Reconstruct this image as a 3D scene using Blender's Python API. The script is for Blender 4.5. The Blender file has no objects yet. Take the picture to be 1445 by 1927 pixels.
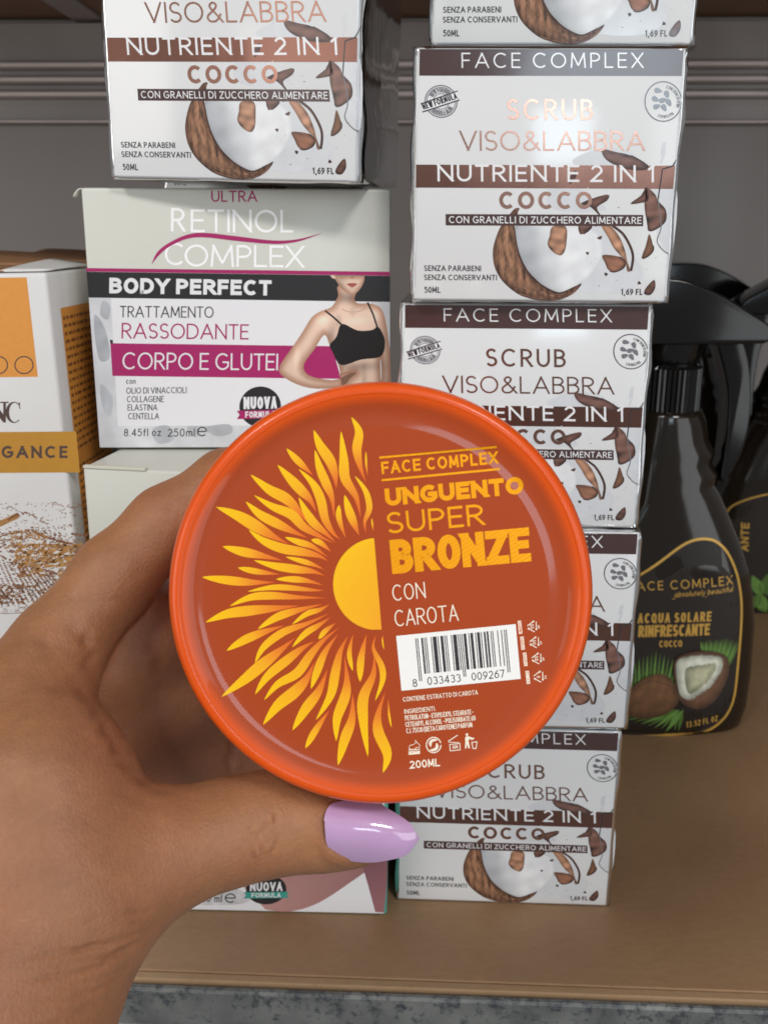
import bpy, bmesh, math, random
import numpy as np
from mathutils import Vector, Matrix

random.seed(7); np.random.seed(7)
PI = math.pi
scene = bpy.context.scene
COL = scene.collection

# ------------------------------------------------------------------ camera
F_PX, CX, CY = 1837.0, 722.5, 963.5          # focal length and centre of the photograph, in its pixels
CAM_R = np.array([[0.99902356, 0.04392121, 0.00478073],
                  [0.01674197, -0.27621221, -0.96095084],
                  [-0.04088563, 0.96009257, -0.27667783]])    # right, down, forward
CAM_C = np.array([0.0, 0.0, 0.24398])
cam = bpy.data.cameras.new('camera')
cam.sensor_fit = 'VERTICAL'; cam.sensor_height = 36.0
cam.lens = 36.0 * F_PX / 1927.0
cam.clip_start = 0.01; cam.clip_end = 50.0
cam.dof.use_dof = True; cam.dof.focus_distance = 0.245; cam.dof.aperture_fstop = 30.0
cam_o = bpy.data.objects.new('camera', cam); COL.objects.link(cam_o)
M = Matrix.Identity(4)
for i in range(3):
    M[i][0] = CAM_R[0][i]; M[i][1] = -CAM_R[1][i]; M[i][2] = -CAM_R[2][i]; M[i][3] = CAM_C[i]
cam_o.matrix_world = M
scene.camera = cam_o

# ------------------------------------------------------------------ light of the shop
scene.view_settings.view_transform = 'Standard'
try: scene.view_settings.look = 'None'
except Exception: pass
scene.view_settings.exposure = 0.0; scene.view_settings.gamma = 1.0
scene.view_settings.use_curve_mapping = False
scene.cycles.max_bounces = 8
scene.cycles.transparent_max_bounces = 12
scene.cycles.caustics_reflective = False; scene.cycles.caustics_refractive = False
w = bpy.data.worlds.new('World'); scene.world = w; w.use_nodes = True
nt = w.node_tree; nt.nodes.clear()
out = nt.nodes.new('ShaderNodeOutputWorld'); bg = nt.nodes.new('ShaderNodeBackground')
tc = nt.nodes.new('ShaderNodeTexCoord'); sx = nt.nodes.new('ShaderNodeSeparateXYZ')
mr = nt.nodes.new('ShaderNodeMapRange'); cr = nt.nodes.new('ShaderNodeValToRGB')
mr.inputs[1].default_value = -1; mr.inputs[2].default_value = 1
cr.color_ramp.elements[0].position = 0.50; cr.color_ramp.elements[0].color = (.335, .338, .345, 1)
cr.color_ramp.elements[1].position = 0.92; cr.color_ramp.elements[1].color = (.60, .60, .61, 1)
nt.links.new(tc.outputs['Generated'], sx.inputs[0]); nt.links.new(sx.outputs[2], mr.inputs[0])
nt.links.new(mr.outputs[0], cr.inputs[0]); nt.links.new(cr.outputs[0], bg.inputs[0])
nt.links.new(bg.outputs[0], out.inputs[0]); bg.inputs[1].default_value = 0.66

def area(name, loc, target, sx_, sy_, power, color):
    l = bpy.data.lights.new(name, 'AREA'); l.shape = 'RECTANGLE'; l.size = sx_; l.size_y = sy_
    l.energy = power; l.color = color
    o = bpy.data.objects.new(name, l); COL.objects.link(o); o.location = loc
    o.rotation_euler = (Vector(target) - Vector(loc)).to_track_quat('-Z', 'Y').to_euler()
    return o
area('ceiling_light', (-.95, -1.15, 1.75), (0, .3, .15), .55, .30, 16.5, (1, .985, .955))
area('ceiling_light', (1.0, -1.60, 1.90), (0, .3, .15), .55, .30, 23.5, (1, .985, .96))
area('window_or_fill', (.50, -2.25, .74), (.035, .315, .27), .50, .44, 5.2, (.72, .89, 1))
area('window_or_fill', (-2.3, -1.6, .55), (-.1, .6, .25), 1.5, 1.4, 24.0, (1, .97, .93))
area('window_or_fill', (1.95, -1.75, .30), (.1, .35, .08), 1.7, 1.6, 20.0, (.95, .98, 1))  # unseen fill light, added to brighten the lower right boxes, bottles and shelf
area('shop_aisle_light', (-.95, -2.2, .62), (-.06, .3, .28), .34, .42, .9, (1, .97, .93))

# ------------------------------------------------------------------ placing helpers
def at_depth(px, py, d):                     # a photo pixel at a distance along the optical axis
    v = np.array([(px - CX) / F_PX, (py - CY) / F_PX, 1.0]) * d
    return CAM_C + v @ CAM_R
def on_plane(px, py, val, axis=1):           # a photo pixel on the plane y = val (or another axis)
    d = np.array([(px - CX) / F_PX, (py - CY) / F_PX, 1.0]) @ CAM_R
    return CAM_C + d * (val - CAM_C[axis]) / d[axis]

# ------------------------------------------------------------------ materials
MATS = {}
def mat(name, color=(.8, .8, .8), rough=.5, metal=0., coat=0., coat_rough=.05, ior=1.5, spec=.5, vcol=None,
        var=0., var_scale=60., bump=0., bump_scale=200., wrinkle=0., wrinkle_scale=35., sss=0., sss_col=None, detail=3.):
    if name in MATS: return MATS[name]
    m = bpy.data.materials.new(name); m.use_nodes = True; MATS[name] = m
    n = m.node_tree; b = n.nodes['Principled BSDF']; L = n.links.new
    b.inputs['Base Color'].default_value = (*color, 1); b.inputs['Roughness'].default_value = rough
    b.inputs['Metallic'].default_value = metal; b.inputs['IOR'].default_value = ior
    b.inputs['Specular IOR Level'].default_value = spec
    b.inputs['Coat Weight'].default_value = coat; b.inputs['Coat Roughness'].default_value = coat_rough
    t = n.nodes.new('ShaderNodeTexCoord')
    src = None
    if vcol:
        a = n.nodes.new('ShaderNodeVertexColor'); a.layer_name = vcol; src = a.outputs[0]
    if var:
        no = n.nodes.new('ShaderNodeTexNoise'); no.inputs['Scale'].default_value = var_scale; no.inputs['Detail'].default_value = detail
        L(t.outputs['Object'], no.inputs['Vector'])
        mrn = n.nodes.new('ShaderNodeMapRange'); mrn.inputs[1].default_value = .25; mrn.inputs[2].default_value = .75
        mrn.inputs[3].default_value = 1 - var; mrn.inputs[4].default_value = 1 + var
        L(no.outputs[0], mrn.inputs[0])
        mx = n.nodes.new('ShaderNodeMix'); mx.data_type = 'RGBA'; mx.blend_type = 'MULTIPLY'; mx.inputs[0].default_value = 1
        if src: L(src, mx.inputs[6])
        else: mx.inputs[6].default_value = (*color, 1)
        L(mrn.outputs[0], mx.inputs[7]); src = mx.outputs[2]
    if src: L(src, b.inputs['Base Color'])
    if bump:
        no = n.nodes.new('ShaderNodeTexNoise'); no.inputs['Scale'].default_value = bump_scale; no.inputs['Detail'].default_value = 4
        L(t.outputs['Object'], no.inputs['Vector'])
        bp = n.nodes.new('ShaderNodeBump'); bp.inputs['Strength'].default_value = 1; bp.inputs['Distance'].default_value = bump
        L(no.outputs[0], bp.inputs['Height']); L(bp.outputs[0], b.inputs['Normal'])
    if wrinkle:
        no = n.nodes.new('ShaderNodeTexNoise'); no.inputs['Scale'].default_value = wrinkle_scale; no.inputs['Detail'].default_value = 2
        no.inputs['Distortion'].default_value = .6
        L(t.outputs['Object'], no.inputs['Vector'])
        bp = n.nodes.new('ShaderNodeBump'); bp.inputs['Strength'].default_value = 1; bp.inputs['Distance'].default_value = wrinkle
        L(no.outputs[0], bp.inputs['Height']); L(bp.outputs[0], b.inputs['Coat Normal'])
        if metal: L(bp.outputs[0], b.inputs['Normal'])
    if sss:
        b.inputs['Subsurface Weight'].default_value = sss
        b.inputs['Subsurface Radius'].default_value = sss_col or (.004, .0015, .0008)
        b.inputs['Subsurface Scale'].default_value = 1.0
    return m

WR = dict(coat=1., coat_rough=.11, wrinkle=.00042, wrinkle_scale=17., spec=.25)      # shrink film lying over the print
def film_mat():
    if 'clear_film' in MATS: return MATS['clear_film']
    m = bpy.data.materials.new('clear_film'); m.use_nodes = True; MATS['clear_film'] = m
    n = m.node_tree; n.nodes.clear(); L = n.links.new
    o = n.nodes.new('ShaderNodeOutputMaterial'); mx = n.nodes.new('ShaderNodeMixShader')
    tr = n.nodes.new('ShaderNodeBsdfTransparent'); gl = n.nodes.new('ShaderNodeBsdfGlossy'); gl.inputs['Roughness'].default_value = .12
    tr.inputs[0].default_value = (.90, .91, .92, 1)
    fr = n.nodes.new('ShaderNodeLayerWeight'); fr.inputs[0].default_value = .42
    no = n.nodes.new('ShaderNodeTexNoise'); no.inputs['Scale'].default_value = 60; no.inputs['Detail'].default_value = 2
    t = n.nodes.new('ShaderNodeTexCoord'); L(t.outputs['Object'], no.inputs['Vector'])
    bp = n.nodes.new('ShaderNodeBump'); bp.inputs['Distance'].default_value = .0005; L(no.outputs[0], bp.inputs['Height'])
    L(bp.outputs[0], gl.inputs['Normal'])
    L(fr.outputs[0], mx.inputs[0]); L(tr.outputs[0], mx.inputs[1]); L(gl.outputs[0], mx.inputs[2]); L(mx.outputs[0], o.inputs[0])
    return m

# ------------------------------------------------------------------ object helpers
def link(name, me, parent=None, mats=(), smooth=False):
    o = bpy.data.objects.new(name, me); COL.objects.link(o)
    for m in mats: me.materials.append(m)
    if parent is not None: o.parent = parent
    if smooth: me.polygons.foreach_set('use_smooth', [True] * len(me.polygons))
    return o
def mesh(name, verts, faces, parent=None, mats=(), smooth=False, midx=None, cols=None):
    me = bpy.data.meshes.new(name); me.from_pydata([tuple(map(float, v)) for v in verts], [], [tuple(f) for f in faces])
    o = link(name, me, parent, mats, smooth)
    if midx is not None: me.polygons.foreach_set('material_index', midx)
    if cols is not None:
        a = me.color_attributes.new('Col', 'FLOAT_COLOR', 'POINT')
        a.data.foreach_set('color', np.array([(c[0], c[1], c[2], 1) for c in cols], dtype=np.float32).ravel())
    me.update(); return o
def tag(o, label, cat, group=None):
    o['label'] = label; o['category'] = cat
    if group: o['group'] = group
    return o
def struct(o): o['kind'] = 'structure'; return o
def thing(name, label, cat, loc=(0, 0, 0), rot=(0, 0, 0), group=None):
    o = bpy.data.objects.new(name, None); COL.objects.link(o); o.empty_display_size = .01
    o.location = loc; o.rotation_euler = rot
    return tag(o, label, cat, group)
def copy_tree(o, parent=None):
    c = o.copy(); COL.objects.link(c)
    if parent is not None: c.parent = parent
    for ch in list(o.children): copy_tree(ch, c)
    return c
def bm_obj(name, bm, parent=None, mats=(), smooth=False):
    me = bpy.data.meshes.new(name); bm.to_mesh(me); bm.free()
    return link(name, me, parent, mats, smooth)
def add_box(bm, x0, x1, y0, y1, z0, z1, bev=0., seg=2):
    r = bmesh.ops.create_cube(bm, size=1)
    vs = r['verts']
    for v in vs: v.co = Vector(((x0 + x1) / 2 + v.co.x * (x1 - x0), (y0 + y1) / 2 + v.co.y * (y1 - y0), (z0 + z1) / 2 + v.co.z * (z1 - z0)))
    if bev:
        es = list({e for v in vs for e in v.link_edges})
        bmesh.ops.bevel(bm, geom=es, offset=bev, segments=seg, profile=.5, affect='EDGES')
def box_obj(name, x0, x1, y0, y1, z0, z1, m, parent=None, bev=0., smooth=False):
    bm = bmesh.new(); add_box(bm, x0, x1, y0, y1, z0, z1, bev); return bm_obj(name, bm, parent, [m], smooth)

# ------------------------------------------------------------------ a stroke alphabet (for everything printed)
def arc(cx, cy, rx, ry, a0, a1, n=12):
    n = max(3, int(n * abs(a1 - a0) / 180) + 1)
    return [(cx + rx * math.cos(math.radians(a0 + (a1 - a0) * i / n)), cy + ry * math.sin(math.radians(a0 + (a1 - a0) * i / n))) for i in range(n + 1)]
def spline(P, n=6, closed=False):
    P = [np.array(p, float) for p in P]; o = []; N = len(P)
    g = (lambda i: P[i % N]) if closed else (lambda i: P[min(max(i, 0), N - 1)])
    for i in range(N if closed else N - 1):
        a, b, c, d = g(i - 1), g(i), g(i + 1), g(i + 2)
        for k in range(n):
            t = k / n
            o.append(.5 * ((2 * b) + (c - a) * t + (2 * a - 5 * b + 4 * c - d) * t * t + (3 * b - a - 3 * c + d) * t ** 3))
    if not closed: o.append(P[-1])
    return o
X = 'closed'
GL = {
'A': (.84, [[(0, 0), (.5, 1)], [(.5, 1), (1, 0)], [(.17, .33), (.83, .33)]]),
'B': (.58, [[(0, 0), (0, 1)], [(0, 1), (.42, 1)] + arc(.42, .765, .5, .235, 88, -90) + [(0, .53)], [(.42, .53)] + arc(.48, .265, .52, .265, 88, -90) + [(0, 0)]]),
'C': (.80, [arc(.56, .5, .56, .5, 46, 314, 16)]),
'D': (.76, [[(0, 0), (0, 1)], [(0, 1), (.4, 1)] + arc(.4, .5, .6, .5, 88, -88) + [(.4, 0), (0, 0)]]),
'E': (.52, [[(0, 0), (0, 1)], [(0, 1), (1, 1)], [(0, .52), (.9, .52)], [(0, 0), (1, 0)]]),
'F': (.50, [[(0, 0), (0, 1)], [(0, 1), (1, 1)], [(0, .5), (.9, .5)]]),
'G': (.84, [arc(.54, .5, .54, .5, 46, 318, 16) + [(1, .22), (1, .46)], [(1, .46), (.6, .46)]]),
'H': (.72, [[(0, 0), (0, 1)], [(1, 0), (1, 1)], [(0, .52), (1, .52)]]),
'I': (.0, [[(.5, 0), (.5, 1)]]),
'J': (.40, [[(1, 1), (1, .3)] + arc(.5, .3, .5, .3, 0, -150)]),
'K': (.64, [[(0, 0), (0, 1)], [(1, 1), (.05, .42)], [(.3, .58), (1, 0)]]),
'L': (.48, [[(0, 0), (0, 1)], [(0, 0), (1, 0)]]),
'M': (.92, [[(0, 0), (.08, 1)], [(.08, 1), (.5, .12)], [(.5, .12), (.92, 1)], [(.92, 1), (1, 0)]]),
'N': (.74, [[(0, 0), (0, 1)], [(0, 1), (1, 0)], [(1, 0), (1, 1)]]),
'O': (.92, [arc(.5, .5, .5, .5, 90, 450, 16) + [X]]),
'P': (.56, [[(0, 0), (0, 1)], [(0, 1), (.45, 1)] + arc(.45, .73, .55, .27, 88, -90) + [(0, .46)]]),
'Q': (.92, [arc(.5, .5, .5, .5, 90, 450, 16) + [X], [(.6, .25), (1, 0)]]),
'R': (.60, [[(0, 0), (0, 1)], [(0, 1), (.42, 1)] + arc(.42, .74, .53, .26, 88, -90) + [(0, .48)], [(.42, .48), (1, 0)]]),
'S': (.56, [arc(.5, .745, .46, .255, 28, 262) + arc(.5, .245, .5, .245, 82, -154)]),
'T': (.62, [[(.5, 0), (.5, 1)], [(0, 1), (1, 1)]]),
'U': (.68, [[(0, 1), (0, .38)] + arc(.5, .38, .5, .38, 180, 360) + [(1, .38), (1, 1)]]),
'V': (.80, [[(0, 1), (.5, 0)], [(.5, 0), (1, 1)]]),
'W': (1.15, [[(0, 1), (.27, 0)], [(.27, 0), (.5, 1)], [(.5, 1), (.73, 0)], [(.73, 0), (1, 1)]]),
'X': (.70, [[(0, 0), (1, 1)], [(0, 1), (1, 0)]]),
'Y': (.70, [[(0, 1), (.5, .46)], [(1, 1), (.5, .46)], [(.5, .5), (.5, 0)]]),
'Z': (.64, [[(0, 1), (1, 1)], [(1, 1), (0, 0)], [(0, 0), (1, 0)]]),
'0': (.56, [arc(.5, .5, .5, .5, 90, 450, 16) + [X]]),
'1': (.28, [[(.0, .76), (.9, 1)], [(.9, 1), (.9, 0)]]),
'2': (.54, [arc(.5, .71, .48, .29, 165, -22) + [(.0, .0)], [(0, 0), (1, 0)]]),
'3': (.54, [arc(.46, .755, .46, .245, 150, -80), arc(.48, .26, .52, .26, 80, -150)]),
'4': (.60, [[(.74, 0), (.74, 1)], [(.74, 1), (0, .27)], [(0, .27), (1, .27)]]),
'5': (.54, [[(.9, 1), (.15, 1)], [(.15, 1), (.08, .56)], [(.08, .54)] + arc(.46, .33, .54, .33, 125, -150)]),
'6': (.56, [arc(.5, .31, .5, .31, 90, 450) + [X], spline([(.82, 1), (.3, .72), (.02, .36)], 5)]),
'7': (.54, [[(0, 1), (1, 1)], [(1, 1), (.3, 0)]]),
'8': (.56, [arc(.5, .76, .42, .24, 90, 450) + [X], arc(.5, .26, .5, .26, 90, 450) + [X]]),
'9': (.56, [arc(.5, .69, .5, .31, 90, 450) + [X], spline([(.18, 0), (.7, .28), (.98, .64)], 5)]),
'&': (.80, [spline([(1, 0), (.62, .38), (.25, .72), (.22, .88), (.42, 1), (.62, .9), (.58, .72), (.3, .5), (.04, .28), (.12, .06), (.4, 0), (.68, .1), (.92, .42)], 5)]),
'.': (.0, [[(.5, 0), (.5, .06)]]), ':': (.0, [[(.5, 0), (.5, .06)], [(.5, .5), (.5, .56)]]), ',': (.06, [[(1, .06), (0, -.16)]]),
'-': (.30, [[(0, .42), (1, .42)]]), '(': (.18, [arc(1.0, .5, 1.0, .62, 110, 250)]), ')': (.18, [arc(0, .5, 1.0, .62, 70, -70)]),
'a': (.50, [arc(.5, .33, .5, .33, 90, 450) + [X], [(1, .66), (1, 0)]]), 'b': (.50, [[(0, 1), (0, 0)], arc(.5, .33, .5, .33, 90, 450) + [X]]),
'c': (.48, [arc(.55, .33, .55, .33, 50, 310)]), 'e': (.52, [[(0.02, .34), (1, .34)] + arc(.5, .33, .5, .33, 0, 315)]),
'f': (.30, [[(.4, 0), (.4, .8)] + arc(.85, .8, .45, .2, 180, 80), [(0, .64), (.95, .64)]]), 'h': (.46, [[(0, 0), (0, 1)], arc(.5, .4, .5, .26, 180, 0) + [(1, 0)]]),
'i': (.0, [[(.5, 0), (.5, .66)], [(.5, .86), (.5, .94)]]), 'l': (.0, [[(.5, 0), (.5, 1)]]),
'm': (.78, [[(0, 0), (0, .66)], arc(.25, .42, .25, .24, 180, 0) + [(.5, 0)], arc(.75, .42, .25, .24, 180, 0) + [(1, 0)]]),
'n': (.46, [[(0, 0), (0, .66)], arc(.5, .4, .5, .26, 180, 0) + [(1, 0)]]), 'o': (.54, [arc(.5, .33, .5, .33, 90, 450) + [X]]),
's': (.38, [arc(.5, .49, .46, .17, 28, 262) + arc(.5, .165, .5, .165, 82, -154)]), 't': (.28, [[(.4, .92), (.4, 0)], [(0, .64), (1, .64)]]),
'u': (.46, [[(0, .66), (0, .26)] + arc(.5, .26, .5, .26, 180, 360), [(1, .66), (1, 0)]]), 'y': (.48, [[(0, .66), (.5, 0)], [(1, .66), (.3, -.28)]]),
'z': (.44, [[(0, .65), (1, .65)], [(1, .65), (0, 0)], [(0, 0), (1, 0)]]),
}
def clip_half(poly, ymin, ymax):
    for s, lim in ((1, ymin), (-1, -ymax)):
        o = []
        for i in range(len(poly)):
            a, b = poly[i - 1], poly[i]
            ia, ib = s * a[1] >= lim - 1e-9, s * b[1] >= lim - 1e-9
            if ia != ib:
                t = (lim - s * a[1]) / (s * b[1] - s * a[1]); o.append((a[0] + (b[0] - a[0]) * t, a[1] + (b[1] - a[1]) * t))
            if ib: o.append(b)
        poly = o
        if len(poly) < 3: return []
    return poly
def ribbon(P, wd, closed=False):
    P = [np.array(p, float) for p in P]; Q = [P[0]]
    for p in P[1:]:
        if np.hypot(*(p - Q[-1])) > 1e-6: Q.append(p)
    P = Q
    if closed and np.hypot(*(P[0] - P[-1])) < 1e-6: P = P[:-1]
    N = len(P); Ls = []; Rs = []
    for i in range(N):
        a = P[(i - 1) % N] if (closed or i > 0) else None; b = P[(i + 1) % N] if (closed or i < N - 1) else None
        d1 = (P[i] - a) / np.hypot(*(P[i] - a)) if a is not None else None
        d2 = (b - P[i]) / np.hypot(*(b - P[i])) if b is not None else None
        if d1 is None: d1 = d2
        if d2 is None: d2 = d1
        n1 = np.array((-d1[1], d1[0])); n2 = np.array((-d2[1], d2[0])); m = n1 + n2; lm = np.hypot(*m)
        m = n1 if lm < .3 else m / lm
        k = 1 / max(.55, float(m @ n1))
        Ls.append(P[i] + m * wd / 2 * k); Rs.append(P[i] - m * wd / 2 * k)
    qs = []
    for i in range(N if closed else N - 1):
        j = (i + 1) % N; qs.append([tuple(Rs[i]), tuple(Rs[j]), tuple(Ls[j]), tuple(Ls[i])])
    return qs
def glyphs(s, width, wt, ls=.16, uni=0., square=0.):
    """quads of a line of text in cap heights; its whole width is scaled to `width`, its strokes stay `wt` thick"""
    ws = []
    for c in s:
        if c == ' ': ws.append(None); continue
        g = GL[c][0]; g = g * (1 - uni) + uni * min(g, .62) if g > .3 else g
        ws.append(g)
    gaps = ls * (len(s) - 1)
    nfix = sum(wt for v in ws if v is not None)
    nat = sum(v if v is not None else .22 for v in ws) + gaps
    k = max(.05, (width - nfix)) / nat if width else 1.
    x = 0; out = []
    for c, g in zip(s, ws):
        if g is None: x += (.22 + ls) * k; continue
        gw = g * k
        for st in GL[c][1]:
            cl = st[-1] is X or (isinstance(st[-1], str)); pts = st[:-1] if cl else st
            P = []
            for (u, v) in pts:
                if square:                                   # squarer bowls
                    pass
                P.append(np.array((x + wt / 2 + u * gw, wt / 2 + v * (1 - wt))))
            if not cl:
                for e, f in ((0, 1), (-1, -2)):
                    d = P[e] - P[f]; L = np.hypot(*d)
                    v = pts[e][1]
                    if L > 1e-9 and (v <= .001 or v >= .999) and abs(d[1]) > .35 * abs(d[0]): P[e] = P[e] + d / L * wt * .9
                    elif L > 1e-9 and abs(d[1]) < .1 * abs(d[0]): P[e] = P[e] + d / L * wt * .48
            lo, hi = (0, 1) if c not in ',y()-' else (-.4, 1.2)
            for q in ribbon(P, wt, cl):
                q = clip_half(q, lo, hi)
                if q: out.append(q)
        x += gw + wt + ls * k
    return out

class Print:
    """flat print on a face: polygons in face coordinates (metres, u right, v up), laid in thin layers"""
    def __init__(s, to3d, fmap=None): s.to3d = to3d; s.f = fmap; s.parts = {}
    def _p(s, part): return s.parts.setdefault(part, dict(v=[], f=[], mi=[], c=[], mats=[]))
    def poly(s, part, pts, m, layer, col=None, raw=False):
        d = s._p(part)
        if m not in d['mats']: d['mats'].append(m)
        b = len(d['v'])
        for i, p in enumerate(pts):
            q = s.f(p) if (s.f and not raw) else p
            d['v'].append(s.to3d(q[0], q[1], layer)); d['c'].append(col[i] if (col is not None and not isinstance(col, tuple)) else (col or (1, 1, 1)))
        d['f'].append(list(range(b, b + len(pts)))); d['mi'].append(d['mats'].index(m))
    def soft(s, part, pts, m, layer, colfun, step=5.):
        """a printed area with continuous tone: a fine mosaic over a plain base of the same outline; colfun(xy, edge distance) -> rgb"""
        pts = [np.array(p, float) for p in pts]; A = np.array(pts); B = np.roll(A, -1, 0)
        def inside_dist(Q):
            ins = np.zeros(len(Q), bool); d = np.full(len(Q), 1e9)
            for a, b in zip(A, B):
                c = (a[1] > Q[:, 1]) != (b[1] > Q[:, 1]); dy = b[1] - a[1]
                xi = a[0] + (Q[:, 1] - a[1]) / (dy if abs(dy) > 1e-9 else 1e-9) * (b[0] - a[0]); ins ^= c & (Q[:, 0] < xi)
                ab = b - a; t = np.clip(((Q - a) @ ab) / max(ab @ ab, 1e-9), 0, 1); d = np.minimum(d, np.hypot(*(Q - a - t[:, None] * ab).T))
            return ins, d
        ce = colfun(A, np.zeros(len(A))); s.poly(part, [tuple(p) for p in A], m, layer, [tuple(c) for c in ce])
        lo, hi = A.min(0), A.max(0); gx_ = np.arange(lo[0], hi[0] + step, step); gy_ = np.arange(lo[1], hi[1] + step, step)
        G = np.stack(np.meshgrid(gx_, gy_, indexing='ij'), -1).reshape(-1, 2); ins, d = inside_dist(G); C_ = colfun(G, d); ny = len(gy_)
        ins = ins.reshape(len(gx_), ny)
        P_ = s._p(part)
        if m not in P_['mats']: P_['mats'].append(m)
        mi = P_['mats'].index(m); idx = {}
        for i in range(len(gx_) - 1):
            for j in range(ny - 1):
                if ins[i, j] and ins[i + 1, j] and ins[i, j + 1] and ins[i + 1, j + 1]:
                    f = []
                    for (a, b) in ((i, j), (i + 1, j), (i + 1, j + 1), (i, j + 1)):
                        if (a, b) not in idx:
                            q = G[a * ny + b]; q = s.f(q) if s.f else q; idx[(a, b)] = len(P_['v']); P_['v'].append(s.to3d(q[0], q[1], layer + .12)); P_['c'].append(tuple(C_[a * ny + b]))
                        f.append(idx[(a, b)])
                    P_['f'].append(f); P_['mi'].append(mi)
    def quadstrip(s, part, A, B, m, layer, cols=None):
        for i in range(len(A) - 1):
            s.poly(part, [A[i], B[i], B[i + 1], A[i + 1]], m, layer, [cols[i], cols[i], cols[i + 1], cols[i + 1]] if cols else None)
    def stroke(s, part, P, wd, m, layer, closed=False, col=None):
        for k, q in enumerate(ribbon(P, wd, closed)): s.poly(part, q, m, layer + .02 * (k % 3), col)
    def text(s, part, t, bl, br, h, m, layer, wt=.12, ls=.16, uni=0., slant=0., col=None):
        bl = np.array(bl, float); br = np.array(br, float); d = br - bl; L = np.hypot(*d); ex = d / L; ey = np.array((ex[1], -ex[0])) if s.f else np.array((-ex[1], ex[0]))
        for k, q in enumerate(glyphs(t, L / h, wt, ls, uni)):
            s.poly(part, [tuple(bl + ex * (x + slant * y) * h + ey * y * h) for x, y in q], m, layer + .02 * (k % 4), col)
    def ring_text(s, part, t, c, r, a0, a1, h, m, layer, wt=.14, ls=.2):
        """letters round a circle, clockwise from angle a0 to a1 (degrees, 0 = up)"""
        arcl = abs(math.radians(a1 - a0)) * r / h
        for k, q in enumerate(glyphs(t, arcl, wt, ls)):
            o = []
            for x, y in q:
                a = math.radians(a0 + (a1 - a0) * x / arcl); rr = r + (y - .5) * h
                o.append((c[0] + rr * math.sin(a), c[1] - rr * math.cos(a)))
            s.poly(part, o, m, layer + .02 * (k % 4))
    def build(s, parent, names=None):
        res = {}
        for part, d in s.parts.items():
            par = parent
            o = mesh(part, d['v'], d['f'], par, d['mats'], midx=d['mi'], cols=d['c']); res[part] = o
        return res
def quadmap(src, W, H):
    """photo-crop pixels of a face's corners (TL, TR, BR, BL) -> metres on the face"""
    A = []; b = []
    for (x, y), (u, v) in zip(src, ((0, H), (W, H), (W, 0), (0, 0))):
        A.append([x, y, 1, 0, 0, 0, -u * x, -u * y]); b.append(u); A.append([0, 0, 0, x, y, 1, -v * x, -v * y]); b.append(v)
    h = np.linalg.solve(np.array(A), np.array(b))
    def f(p):
        w_ = h[6] * p[0] + h[7] * p[1] + 1
        return ((h[0] * p[0] + h[1] * p[1] + h[2]) / w_, (h[3] * p[0] + h[4] * p[1] + h[5]) / w_)
    return f
LAY = 2.2e-5
def n2(Q, sc, seed, ax=1., ay=1.):
    r = np.random.RandomState(seed); o = np.zeros(len(Q))
    for _ in range(9):
        a = r.uniform(0, 6.28); k = np.array((math.cos(a) * ax, math.sin(a) * ay)) / sc * r.uniform(.6, 1.7); o += np.sin(Q @ k + r.uniform(0, 6.28))
    return o / 3.2
def sstep(x, a, b): t = np.clip((x - a) / (b - a), 0, 1); return t * t * (3 - 2 * t)
def mixc(a, b, t): return np.array(a)[None] * (1 - t[:, None]) + np.array(b)[None] * t[:, None]

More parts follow.
